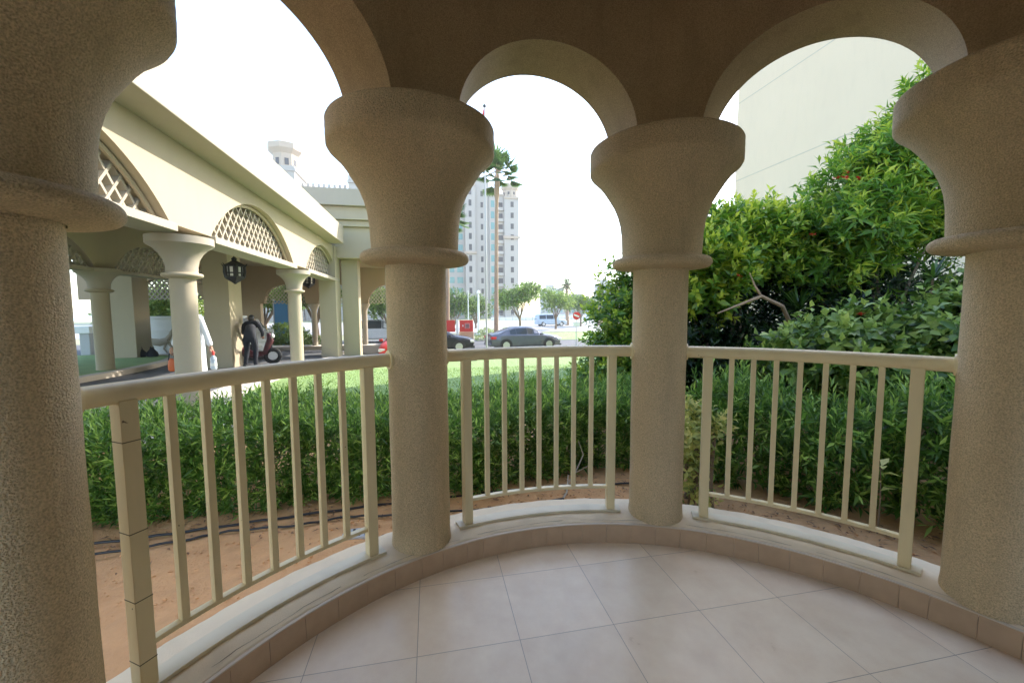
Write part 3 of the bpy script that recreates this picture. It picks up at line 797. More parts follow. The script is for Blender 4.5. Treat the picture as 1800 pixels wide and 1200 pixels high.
# debris, hoses, twigs on the soil
n=900
x=rng.uniform(-4,4,n); y=3.12+rng.normal(0,0.16,n)-np.clip(x-1.7,0,3)*0.85*1.0
P=np.c_[x,y,np.full(n,-0.033)+0.02*np.exp(-((y-3.25)**2)/0.03)]; D=np.c_[rng.normal(0,1,n),rng.normal(0,1,n),rng.uniform(-.05,.25,n)]
me=leaves_mesh('leaf_litter',P,D,np.c_[rng.normal(0,.3,n),rng.normal(0,.3,n),np.ones(n)],rng.uniform(.02,.06,n),rng.uniform(.008,.018,n),rng.uniform(0,1,n),M['litter'],None,0.1)
tag(me,'dry leaf litter scattered on the orange soil under the hedge','leaf litter',kind='stuff')
def hose(label, pts, r=0.009):
    loc=(pts[0][0],pts[0][1],-0.03); d=dens(pts,10)
    b=MB(); b.tube([(x-loc[0],y-loc[1],0.012+0.004*math.sin(i)) for i,(x,y) in enumerate(d)],r,8); o=b.build('irrigation_hose',M['hose']); o.location=loc; tag(o,label,'hose','black irrigation hoses on the soil')
hose('black irrigation hose nearer the hedge, lying on the orange soil', [(-4.5,3.0),(-3,3.06),(-2.12,3.0),(-1.7,3.04),(-1.2,3.10),(-0.6,3.16),(0.1,3.2),(1.0,3.22),(1.9,3.1)])
hose('black irrigation hose nearer the balcony, winding over the orange soil', [(-4.5,2.75),(-3,2.8),(-2.05,2.86),(-1.6,2.93),(-1.35,2.99),(-0.95,2.98),(-0.62,3.03),(-0.3,2.99),(0.3,2.95),(1.0,2.98)],0.008)
b=MB()
for p0,p1 in (((0.05,3.1,0.0),(0.22,3.02,0.02)),((0.0,0.0,0),(0,0,0))):
    pass
b.tube([(0,0,0.005),(0.10,0.12,0.04),(0.16,0.26,0.12)],[0.009,0.008,0.005],6); o=b.build('dry_twig',M['stick']); o.location=(0.95,2.93,-0.04); tag(o,'grey dry twig leaning from the soil behind the middle railing','twig')
b=MB(); b.tube([(0,0,0.0),(0.15,0.12,0.10),(0.24,0.16,0.24),(0.2,0.18,0.36)],[0.008,0.007,0.006,0.003],6); b.tube([(0.15,0.12,0.10),(0.28,0.05,0.2)],[0.005,0.003],5)
o=b.build('dry_twig',M['stick']); o.location=(1.05,3.15,-0.04); tag(o,'forked pale twig standing up against the hedge behind the middle railing','twig')
t=thing('drain_cover','small grey plastic drain box in the soil by the kerb, left of the second column','drain cover',(-0.50,2.80,-0.05))
b=MB(); b.box(-.11,.11,-.06,.06,0,.03); b.build('box',M['shed'],t,bevel=0.004)
b=MB()
for i in range(5): b.box(-.09+i*.042,-.075+i*.042,-.045,.045,.0302,.034)
b.build('grate',M['black'],t)

# ------------------------------------------------------------------ pavilion (porte-cochere) on the left
PV=-3.66                                    # column axis plane
pav=thing('pavilion','long cream arcaded pavilion with lattice arches and deep flat cornice on the left','building',(PV,12,0))
def pb(b,name,m,parent=None,**k):
    b.v=[(x-PV,y-12,z) for x,y,z in b.v]; return b.build(name,m,parent or pav,**k)
def arch_wall(b, axis, c0, c1, lo, hi, bays, z0, ztop, rise_top):
    """wall in the plane normal to `axis` between c0,c1; bays=[(center, halfwidth)] arch openings above z0, plain spandrels elsewhere"""
    def pt(c,u,z): return (c,u,z) if axis=='x' else (u,c,z)
    us=[lo]; zs=[z0]; segs=[]
    for (m_,hw) in bays:
        rr=(hw*hw+(rise_top-z0)**2)/(2*(rise_top-z0)); zc=rise_top-rr; am=math.asin(hw/rr) if rise_top-z0<rr else math.pi-math.asin(hw/rr)
        st=len(us)
        for a in np.linspace(-am,am,33): us.append(m_+rr*math.sin(a)); zs.append(zc+rr*math.cos(a))
        segs.append((st,len(us)-1))
    us.append(hi); zs.append(z0)
    n=len(us)
    for c,fl in ((c0,False),(c1,True)):
        vs=[pt(c,u,z) for u,z in zip(us,zs)]+[pt(c,u,ztop) for u in us]
        fs=[(i,i+1,n+i+1,n+i) for i in range(n-1) if abs(us[i+1]-us[i])>1e-5]
        b.add(vs,[f[::-1] if fl else f for f in fs])
    vs=[pt(c0,u,z) for u,z in zip(us,zs)]+[pt(c1,u,z) for u,z in zip(us,zs)]
    b.add(vs,[(i,n+i,n+i+1,i+1) for i in range(n-1)])
    vs=[pt(c0,lo,z0),pt(c1,lo,z0),pt(c1,lo,ztop),pt(c0,lo,ztop),pt(c0,hi,z0),pt(c1,hi,z0),pt(c1,hi,ztop),pt(c0,hi,ztop)]
    b.add(vs,[(0,3,2,1),(4,5,6,7)])
def lattice(axis, c, m_, hw, z0, rise_top, sp=0.225, bw=0.018, dp=0.05):
    b=MB(); rr=(hw*hw+(rise_top-z0)**2)/(2*(rise_top-z0)); zc=rise_top-rr
    def pt(u,z,dc=0): return Vector((c+dc,u,z)) if axis=='x' else Vector((u,c+dc,z))
    H=rise_top-z0
    k=-int((hw*2+H)/sp)-2
    for sgn in (1,-1):
        for i in range(k,-k+1):
            # line: u = m_ + i*sp + sgn*(z-z0)*0.8 ; find the part inside the circle and above z0
            best=None; ts=np.linspace(0,H,60); ins=[tt for tt in ts if (i*sp+sgn*tt*0.8)**2+(z0+tt-zc)**2 < rr*rr]
            if len(ins)<2: continue
            t0,t1=ins[0],ins[-1]
            p0=pt(m_+i*sp+sgn*t0*0.8,z0+t0,0.004*sgn); p1=pt(m_+i*sp+sgn*t1*0.8,z0+t1,0.004*sgn)
            d=(p1-p0); l=d.length; d.normalize(); nrm=Vector((1,0,0)) if axis=='x' else Vector((0,1,0)); s=d.cross(nrm)
            b.obox((p0+p1)/2, s*bw, nrm*dp, d*(l/2))
    return b
ZB=2.60; bays=[(4.45,2.05),(9.6,2.05),(14.75,2.05)]
b=MB(); arch_wall(b,'x',PV+0.18,PV-0.18,-1.5,17.3,[(-0.3,1.1)]*0+bays,ZB+0.08,3.86,3.62)
fw=pb(b,'arcade_wall',M['cream'],angle=30)
for m_,hw in bays:
    pb(lattice('x',PV-0.05,m_,hw-0.01,ZB+0.08,3.60),'lattice_screen',M['creamwhite'],fw)
    b=MB(); b.box(PV-0.20,PV+0.26,m_-hw-0.02,m_+hw+0.02,ZB-0.03,ZB+0.078); pb(b,'beam',M['creamwhite'],fw,bevel=0.006)
    # inner moulding of the arch
    rr=(hw*hw+(3.62-ZB-0.08)**2)/(2*(3.62-ZB-0.08)); zc=3.62-rr; am=math.asin((hw-0.03)/rr)
    b=MB(); pts=[Vector((PV+0.04,m_+(rr-0.035)*math.sin(a),zc+(rr-0.035)*math.cos(a))) for a in np.linspace(-am,am,30)]
    b.tube(pts,0.035,6); pb(b,'arch_moulding',M['cream'],fw)
# roof slab and fascia
b=MB(); b.box(-13.5,-3.02,-2.5,15.75,3.86,4.47); pb(b,'roof',M['creamwhite'],bevel=0.012)
b=MB(); b.box(-3.02,-2.985,-2.5,15.75,4.42,4.50); 
def pcol(name_parent, x, y, zb, zt, r=0.166, sc=1.0):
    """column with a short bell capital"""
    s=MB(); s.lathe([(r*1.03,zb-0.2),(r*1.03,zb+0.05),(r,zb+0.1),(r,1.98)],(x,y),32,capt=False); c=pb(s,'column',M['cream'],name_parent,angle=50)
    s=MB(); s.lathe([(r,1.96),(r*1.3,1.972),(r*1.5,1.99),(r*1.56,2.01),(r*1.5,2.035),(r*1.2,2.045),(r*1.18,2.06)],(x,y),32,capb=False,capt=False); pb(s,'collar',M['cream'],c,angle=60)
    s=MB(); s.lathe([(r*1.17,2.05),(r*1.19,2.14),(r*1.32,2.24),(r*1.62,2.33),(r*2.0,2.40),(r*2.4,2.445),(r*2.5,2.46),(r*2.5,zt-0.004),(r*0.4,zt-0.003)],(x,y),40,capb=False,capt=False); pb(s,'capital',M['creamwhite'],c,angle=40)
for y in (1.9,7.05,12.2): pcol(pav,PV,y,G(PV,y),ZB-0.03)
# inner row
b=MB(); arch_wall(b,'x',-8.15,-8.45,3.0,20.0,[(6.9,1.5),(10.6,1.45),(14.1,1.45),(17.7,1.4)],2.56,3.86,3.35); iw=pb(b,'inner_wall',M['cream'],angle=30)
for m_ in (10.6,14.1,17.7):
    pb(lattice('x',-8.3,m_,1.42,2.56,3.33,0.2,0.02,0.04),'lattice_screen',M['creamwhite'],iw)
    b=MB(); b.box(-8.5,-8.1,m_-1.5,m_+1.5,2.48,2.558); pb(b,'beam',M['creamwhite'],iw)
for y in (8.85,12.35,15.95): pcol(pav,-8.3,y,G(-8.3,y)+0.1,2.56,0.18)
# square piers
for x0,x1,y0,y1 in ((-10.75,-10.0,16.3,17.1),(-6.25,-5.6,12.95,13.75),(-4.0,-3.42,16.1,16.9),(-12.6,-11.8,10.0,10.8)):
    b=MB(); b.box(x0,x1,y0,y1,-0.5,3.858); pb(b,'square_pier',M['cream'],bevel=0.01)
# end wall screen at the back left with lattice
b=MB(); arch_wall(b,'y',19.0,19.25,-13.5,-8.6,[(-10.4,1.2)],1.95,3.86,2.9); w_=pb(b,'end_wall',M['tan'],angle=30)
pb(lattice('y',19.1,-10.4,1.18,1.95,2.88,0.18,0.02,0.04),'lattice_screen',M['creamwhite'],w_)
# main entrance block beyond the arcade
blk=thing('entrance_block','tall cream entrance block with stepped cornice rising behind the arcade','building',(-5.5,19,0))
def bb(b,name,m,parent=None,**k):
    b.v=[(x+5.5,y-19,z) for x,y,z in b.v]; return b.build(name,m,parent or blk,**k)
b=MB()
b.box(-12,-1.0,16.42,24.0,3.44,4.58); bb(b,'wall',M['cream'],bevel=0.01)
b=MB(); b.box(-12.1,-0.9,16.25,24.1,4.583,4.80); bb(b,'cornice',M['cream'],bevel=0.01)
b=MB(); b.box(-12.2,-0.8,16.10,24.2,4.803,5.26); bb(b,'cornice',M['cream'],bevel=0.01)
b=MB(); b.box(-12.35,-0.65,15.92,24.35,5.263,5.86); bb(b,'roof',M['creamwhite'],bevel=0.012)
for x0,x1,y0,y1 in ((-3.38,-2.78,16.95,17.55),(-1.75,-1.1,16.95,17.55)):
    b=MB(); b.box(x0,x1,y0,y1,-0.7,3.438); bb(b,'square_pier',M['cream'],bevel=0.01)
# rear arcade with small arches
arch=[(-6.4,0.86),(-4.1,0.92),(-2.0,0.86)]
b=MB(); arch_wall(b,'y',20.0,20.3,-9.3,-1.0,arch,1.80,3.438,2.66); rw=bb(b,'rear_wall',M['tan'],angle=30)
b=MB(); b.box(-9.3,-7.42,20.0,20.3,-0.9,1.80); bb(b,'rear_pier',M['tan'],rw)
for m_,hw in arch:
    bb(lattice('y',20.12,m_,hw-0.01,1.80,2.65,0.15,0.013,0.03),'lattice_screen',M['creamwhite'],rw)
for x in (-5.25,-3.05,-1.05):
    z=G(x,20.15); s=MB(); s.lathe([(0.12,z-0.1),(0.12,1.45),(0.13,1.5),(0.17,1.6),(0.24,1.70),(0.25,1.72),(0.25,1.797)],(x,20.15),24); bb(s,'column',M['creamwhite'],rw,angle=45)
    b=MB(); b.box(x-0.22,x+0.22,19.93,20.37,z-0.1,z+0.14); bb(b,'plinth',M['creamwhite'],rw,bevel=0.01)
b=MB(); b.box(-9.3,0.2,19.7,20.6,-0.9,-0.12); bb(b,'step',M['pave'],rw,bevel=0.01)

# lanterns
def lantern(x,y,z,label):
    t=thing('hanging_lantern',label,'lantern',(x,y,z),0,'black hanging lanterns under the pavilion roof')
    b=MB(); b.tube([(0,0,0.66),(0,0,3.86-z)],0.012,6); b.build('chain',M['black'],t)
    b=MB(); b.lathe([(0.03,0.66),(0.07,0.62),(0.05,0.58),(0.13,0.53),(0.235,0.47),(0.25,0.45)][::-1],n=6,capt=True); b.build('cap',M['black'],t,smooth=False)
    b=MB()
    for k in range(6):
        a=2*math.pi*k/6; b.tube([(0.225*math.cos(a),0.225*math.sin(a),0.44),(0.235*math.cos(a),0.235*math.sin(a),0.3),(0.205*math.cos(a),0.205*math.sin(a),0.16)],0.028,6)
        b.tube([(0.25*math.cos(a),0.25*math.sin(a),0.44),(0.29*math.cos(a),0.29*math.sin(a),0.5)],[0.016,0.006],5)
    b.lathe([(0.19,0.42),(0.24,0.42),(0.24,0.455),(0.19,0.455)],n=6,capt=False,capb=False); b.lathe([(0.02,0.0),(0.05,0.03),(0.10,0.06),(0.2,0.12),(0.225,0.15),(0.22,0.19),(0.1,0.19)],n=6); b.build('frame',M['black'],t,smooth=False)
    b=MB(); b.lathe([(0.18,0.19),(0.19,0.42)],n=6); g=b.build('glass_panes',M['lamplens'],t,smooth=False)
    b=MB()
    for k in range(6):
        a=2*math.pi*(k+.5)/6; ca,sa=math.cos(a),math.sin(a)
        for o_ in (-0.055,0.055): b.tube([(0.168*ca-sa*o_,0.168*sa+ca*o_,0.19),(0.173*ca-sa*o_,0.173*sa+ca*o_,0.42)],0.02,5)
        b.tube([(0.17*ca-sa*0.09,0.17*sa+ca*0.09,0.27),(0.17*ca+sa*0.09,0.17*sa-ca*0.09,0.27)],0.018,5)
    b.build('tracery',M['black'],t)
lantern(-4.75,11.35,2.14,'black ornate hanging lantern seen through the middle lattice bay')
lantern(-4.75,17.6,2.36,'black hanging lantern partly hidden behind the further column capital')

# ------------------------------------------------------------------ neighbour wall on the right
t=thing('villa','tall plain off-white villa wall with horizontal groove lines at the right','building',(14,4,0))
b=MB(); b.box(0,14,-14,13.1,-1.2,16.0); wv=b.build('wall',M['villa'],t,bevel=0.01)
b=MB()
for z in (3.9,7.35,10.8,14.2): b.box(-0.004,0.05,-14,13.08,z,z+0.035)
b.build('groove_line',M['groove'],wv)

# ------------------------------------------------------------------ towers
def tower(name,label,loc,rz,W,Dp,floors,fh,seed,turret=True):
    rnd=random.Random(seed)
    t=thing(name,label,'tower',loc,rz)
    H=floors*fh
    secs=[(0,0.26*W,0,0),(0.26*W,0.40*W,-1.6,1.2),(0.40*W,0.60*W,-0.2,3.0),(0.60*W,0.80*W,-1.0,-1.2),(0.80*W,W,-2.2,-2.2)]
    b=MB()
    for x0,x1,dy,dh in secs: b.box(x0+0.01,x1-0.01,dy,Dp,-0.5,H+dh)
    b.build('wall',M['tower'],t,smooth=False)
    for x0,x1,dy,dh in secs:
        b=MB(); b.box(x0-0.15,x1+0.15,dy-0.35,dy+0.5,H+dh-0.7,H+dh-0.25)
        for k in range(int((x1-x0)/1.1)): b.box(x0+0.2+k*1.1,x0+0.7+k*1.1,dy-0.05,dy+0.35,H+dh+0.003,H+dh+0.6)
        b.build('cornice',M['towertrim'],t,smooth=False)
    b=MB(); x0,x1,dy,dh=secs[4]; b.box(x0-0.3,x1+0.5,dy-0.5,dy+0.6,0.62*H,0.62*H+0.7)
    b.build('cornice',M['towertrim'],t,smooth=False); b=MB(); x0,x1,dy,dh=secs[1]; b.box(x0-0.3,x1+0.3,dy-0.5,dy+0.6,0.50*H,0.50*H+0.6)
    b.build('cornice',M['towertrim'],t,smooth=False)
    def win(x,z,w_,h_,y,m_,nm='window',dep=0.25):
        b=MB(); b.box(x-w_/2,x+w_/2,y-0.03,y+dep,z,z+h_)
        b.build(nm,m_,t,smooth=False)
    fine=floors>6
    for f in range(floors):
        z=f*fh+1.0
        for xx in (0.07*W,0.19*W): win(xx,z,1.7,1.7,-0.02,M['glassgreen'])
        win(0.33*W,z,0.8,1.7,-1.62,M['dark'])
        win(0.50*W,z,0.7,1.5,-0.22,M['dark']); 
        if f<floors-1:
            win(0.645*W,z,1.0,1.9,-1.02,M['glassgreen']); 
            win(0.74*W,z-0.2,1.9,1.6,-1.04,M['dark'],'balcony_opening')
            b=MB(); b.box(0.69*W,0.795*W,-1.75,-1.06,z-0.95,z-0.1); b.build('balcony',M['tower'],t,smooth=False)
            win(0.91*W,z,0.9,1.5,-2.22,M['dark'])
    b=MB()
    r=0.105*W; cx=0.90*W; cy=-2.2+r*0.9; zt=H-2.2
    b.lathe([(r,zt-0.5),(r,zt+1.8),(r*1.22,zt+2.3),(r*1.25,zt+3.0),(r*1.05,zt+3.1),(r*1.05,zt+3.5),(r*0.2,zt+4.6)],(cx,cy),8)
    tr=b.build('turret',M['towertrim'],t,smooth=False)
    b=MB()
    for k in range(8):
        b=MB(); a=2*math.pi*(k+0.5)/8; b.obox((cx+r*0.93*math.cos(a),cy+r*0.93*math.sin(a),zt+0.9),Vector((-math.sin(a),math.cos(a),0))*0.28,Vector((math.cos(a),math.sin(a),0))*0.03,(0,0,0.4)); b.build('turret_opening',M['dark'],tr,smooth=False)
    return t
tower('tower_block','pale high-rise apartment block with green windows behind the tall palm',(4.6,120,-1.0),R(0),20.8,18,12,3.1,1)
def arched_palace():
    t=thing('tower_block','white apartment block with octagonal turret and arched windows above the pavilion roof','tower',(-36,110,-1.0))
    b=MB(); b.box(-8,4.2,0,18,0,37.5); b.box(4.4,16,3,18,0,33.5); b.box(16.2,34,1.5,18,0,36.5); b.build('wall',M['tower'],t,smooth=False)
    b=MB(); b.box(-8.3,4.5,-0.3,18,36.2,36.9); b.box(4.4,16,2.7,3.2,32.6,33.2); b.box(16,34,1.2,2,34.6,35.3)
    for k in range(9): b.box(4.8+k*1.25,5.4+k*1.25,3,3.4,33.503,34.4)
    b.build('cornice',M['tower'],t,smooth=False)
    b=MB(); b.lathe([(2.9,36),(2.9,40.6),(3.9,41.6),(4.0,42.9),(3.3,43.1),(0.5,44.2)],(1.4,3),8); tr=b.build('turret',M['towertrim'],t,smooth=False)
    b=MB()
    for k in range(8):
        b=MB(); a=2*math.pi*(k+0.5)/8; b.obox((1.4+2.72*math.cos(a),3+2.72*math.sin(a),38.6),Vector((-math.sin(a),math.cos(a),0))*0.45,Vector((math.cos(a),math.sin(a),0))*0.04,(0,0,0.8)); b.build('turret_opening',M['dark'],tr,smooth=False)
    for x,y in ((7.2,2.96),(11.4,2.96),(17.8,1.46),(19.6,1.46),(23.0,1.46),(26,1.46)):
        for z in (29.4,25.8):
            b=MB(); pts=[(x-0.75,z),(x+0.75,z)]+[(x+0.75*math.cos(a),z+1.2+0.75*math.sin(a)) for a in np.linspace(0,math.pi,9)]
            n=len(pts); b.add([(p[0],y,p[1]) for p in pts]+[(p[0],y+0.3,p[1]) for p in pts],[tuple(range(n)),tuple(range(2*n-1,n-1,-1))]+[(i,n+i,n+(i+1)%n,(i+1)%n) for i in range(n)])
            b.build('arched_window',M['glassgreen'],t,smooth=False)
arched_palace()

# ------------------------------------------------------------------ palms and trees
def palm(name,label,x,y,h,lean,rt,kind,nf,L,group=None,skirt=True):
    z=G(x,y); t=thing(name,label,'palm tree',(x,y,z),random.uniform(0,6),group)
    b=MB(); pts=[];rs=[]
    for i in range(26):
        f=i/25; pts.append((lean*f*f,0.3*lean*math.sin(f*3),h*f)); rs.append(rt*(1.25-0.35*f+(0.3*(1-f)**8))*(1+0.05*(i%2))*(1.7 if (skirt and 0.85<f<0.985) else 1))
    b.tube(pts,rs,10); b.build('trunk',M['palmbark'],t)
    P=[];D=[];N_=[];Ls=[];Ws=[];T=[]
    st=MB(); top=Vector((lean,0,h))
    for i in range(nf):
        a=i*2.4+random.uniform(-.3,.3); el=R(80-115*(i/nf)+random.uniform(-8,8)); l=L*random.uniform(.85,1.1)
        d=Vector((math.cos(a)*math.cos(el),math.sin(a)*math.cos(el),math.sin(el)))
        if kind=='fan':
            e=top+d*l*0.5+Vector((0,0,-0.08*l)); st.tube([top,top+d*l*0.3,e],[0.03,0.025,0.02],5)
            s=d.cross(Vector((0,0,1))).normalized(); 
            for k in range(17):
                q=R(-80+10*k); dd=d*math.cos(q)+s*math.sin(q)-Vector((0,0,0.35+0.5*abs(math.sin(q))*0.5))
                P.append(e);D.append(dd);N_.append(d.cross(s));Ls.append(l*0.5*(0.75+0.25*math.cos(q)));Ws.append(l*0.075);T.append(random.uniform(.1,.7))
        else:
            pr=[top+d*l*f-Vector((0,0,1))*l*0.45*f*f for f in np.linspace(0,1,9)]; st.tube(pr,[0.03,0.028,0.024,0.02,0.017,0.014,0.01,0.007,0.004],5)
            s=d.cross(Vector((0,0,1))).normalized()
            for k in range(30):
                f=0.12+0.88*k/30; p=top+d*l*f-Vector((0,0,1))*l*0.45*f*f
                for sg in (-1,1):
                    P.append(p);D.append(s*sg*0.8+d*0.55-Vector((0,0,0.25+0.3*f)));N_.append(Vector((0,0,1)));Ls.append(l*0.2*(1-0.5*f));Ws.append(l*0.022);T.append(random.uniform(.0,.7))
    cr=leaves_mesh('crown',np.array(P),np.array([tuple(v) for v in D]),np.array([tuple(v) for v in N_]),np.array(Ls),np.array(Ws),np.array(T),M['frond'],t,0.25)
    st.build('stalks',M['palmbark'],cr)
    return t
palm('palm_tree','very tall fan palm with slender reddish trunk in front of the high-rise',4.75,30,12.4,0.15,0.125,'fan',24,2.0,'tall palms by the lawn')
palm('palm_tree','fan palm half hidden by the second column, its trunk at the column edge',1.15,30,9.2,0.2,0.13,'fan',22,1.8,'tall palms by the lawn')
palm('palm_tree','distant date palm standing above the round trees by the road',21.3,62,6.3,0.3,0.22,'date',26,2.4,None,False)
palm('palm_tree','slim distant palm with a small ball crown beside the leafy shrub',25.9,60,5.9,0.1,0.33,'date',22,1.5,None,False)
def tree(name,label,x,y,h,cr,n=1500,leaf=(0.24,0.13),trunk=0.14,m='tree',group=None,low=0.35,multi=3,tint=0.35):
    z=G(x,y); t=thing(name,label,'tree',(x,y,z),0,group)
    b=MB(); cz=h*(1+low)/2; rz=h*(1-low)/2
    blobs=[]
    for i in range(multi+5):
        a=i*2.4; rr=cr*random.uniform(.35,.7); blobs.append((rr*math.cos(a),rr*math.sin(a),cz+rz*random.uniform(-.35,.55)))
    fork=h*low*0.75
    b.tube([(0,0,-0.2),(0.05,0.02,fork*0.5),(0,0,fork)],[trunk*1.3,trunk,trunk*0.85],8)
    for bl in blobs: 
        p=Vector((0,0,fork*0.9)); e=Vector(bl); b.tube([p,p.lerp(e,.4)+Vector((0,0,.1*h*0.3)),e],[trunk*0.55,trunk*0.35,trunk*0.1],6)
    b.build('trunk',M['bark'],t)
    C=np.array(blobs); k=rng.integers(0,len(C),n); q=rng.normal(0,1,(n,3)); q/=np.linalg.norm(q,axis=1,keepdims=True)
    B=C[k]+q*np.array([cr*0.5,cr*0.5,rz*0.55])*rng.uniform(0.3,1.0,(n,1)); D=q+np.array([0,0,.3])+rng.normal(0,.3,(n,3))
    data=sprigs(B,D,leaf[0]*1.6,6,leaf[0],leaf[1],beta=55,tint0=tint,jitter=0.3,tipbright=0.3)
    emit('crown',data,M[m],t,0.15)
    return t
tree('tree','round umbrella-crowned street tree directly behind the dark silver sedan',9.6,44,5.9,2.9,1500,group='trees along the road')
tree('tree','bushy yellow-green tree right of the umbrella-crowned tree',15.6,50,5.2,2.3,1100,group='trees along the road',tint=0.5)
tree('tree','low spreading tree below the distant date palm',21.6,57,4.9,2.6,1100,group='trees along the road')
tree('tree','dark dense tree at the foot of the high-rise beside the second column',2.6,48,4.8,2.2,1200,group='trees along the road',tint=0.15,low=0.15)
tree('tree','dense tree at the foot of the high-rise next to the white lamp post',6.0,56,4.6,2.2,1000,group='trees along the road',tint=0.2,low=0.15)
tree('tree','leafy tree seen through the gap left of the pavilion inner column',-22.5,24,4.6,2.5,1300,group='trees behind the pavilion',low=0.25)
tree('tree','tall dark tree far behind the leftmost column',-30,32,8.0,3.4,1200,group='trees behind the pavilion',tint=0.2)
tree('tree','bright green tree over the relief wall behind the pavilion',-13.5,24,3.8,2.2,1300,group='trees behind the pavilion',tint=0.6,low=0.2)
tree('tree','small tree with crooked trunk behind the rear arcade, right of its hedge',-6.6,25.6,4.2,1.7,900,group='trees behind the pavilion',low=0.5)
tree('tree','tree with open crown beside the blue panel behind the rear arcade',-10.2,28,4.6,2.0,900,group='trees behind the pavilion',low=0.5)
tree('tree','green tree seen through the entrance block beside the second column',-3.2,33,4.6,2.6,1100,group='trees behind the pavilion',low=0.35)
tree('tree','dark tree behind the entrance block further back left',-13.0,40,5.5,3.0,900,group='trees behind the pavilion',low=0.3,tint=0.15)
def bush(label,x,y,rx,ry,h,n=450,m='tree',leaf=(0.11,0.05),tint=0.4):
    z=G(x,y); q=rng.normal(0,1,(n,3)); q/=np.linalg.norm(q,axis=1,keepdims=True); q[:,2]=np.abs(q[:,2])
    B=q*np.array([rx,ry,h])*rng.uniform(0.6,1,(n,1))**0.5*0.9
    data=sprigs(B,q+np.array([0,0,.6])+rng.normal(0,.25,(n,3)),0.16,6,leaf[0],leaf[1],beta=50,tint0=tint,jitter=.2,tipbright=.3)
    t=thing('bush',label,'bush',(x,y,z)); emit('foliage',data,M[m],t,0.15)
    b=MB()
    for i in range(5): b.tube([(0,0,-0.02),(random.uniform(-.6,.6)*rx,random.uniform(-.6,.6)*ry,h*0.6)],[0.02,0.008],5)
    b.build('stems',M['bark'],t)
bush('clipped bright green hedge block behind the rear arcade',-7.4,23.0,1.5,0.6,1.25,900)
bush('low clipped green border in front of the hedge block behind the rear arcade',-6.6,22.0,1.9,0.3,0.62,600,tint=0.25)
bush('yellow-green bush at the verge beside the red sign',4.4,33,1.0,0.8,1.1,350,tint=0.7)
bush('bright yellow-green bush left of the parked sedan roof',5.9,32,0.7,0.6,1.15,300,tint=0.85)
bush('low reddish-green bush near the rear column beside the second balcony column',-2.0,24,0.8,0.5,0.7,260)
bush('rough low bush at the far edge of the lawn on the right',10.9,22.8,1.5,0.7,0.62,420)
bush('rough grassy bush at the lawn edge close to the shrub, right of the no-entry sign',7.6,15.6,0.9,0.5,0.5,300)
# grass tufts along the lawn's far rim
n=5200; x=rng.uniform(6.5,14,n); y=21.5+rng.uniform(-0.3,2.0,n)+0.18*(x-6); z=np.array([G(a,c) for a,c in zip(x,y)])
o=leaves_mesh('rough_grass',np.c_[x,y,z],np.c_[rng.normal(0,.4,n),rng.normal(0,.4,n),np.ones(n)],rng.normal(0,1,(n,3)),rng.uniform(.12,.4,n),np.full(n,.03),rng.uniform(0,1,n),M['tree'],None,0.2)
tag(o,'rough long grass along the far rim of the lawn','grass',kind='stuff')
# short blades on the nearest lawn, where the hedge lets it be seen
n=26000; x=rng.uniform(-3.2,7,n); y=5.2+rng.uniform(0,1,n)**1.6*8; k=np.array([lawn_test(a,c) for a,c in zip(x,y)]); x=x[k];y=y[k]; n=len(x); z=np.array([G(a,c) for a,c in zip(x,y)])
o=leaves_mesh('lawn_blades',np.c_[x,y,z],np.c_[rng.normal(0,.5,n),rng.normal(0,.5,n),np.ones(n)],rng.normal(0,1,(n,3)),rng.uniform(.03,.06,n),np.full(n,.012),rng.uniform(0.2,1,n),M['tree'],None,0.2)
tag(o,'short grass blades of the lawn beyond the hedge','grass',kind='stuff')

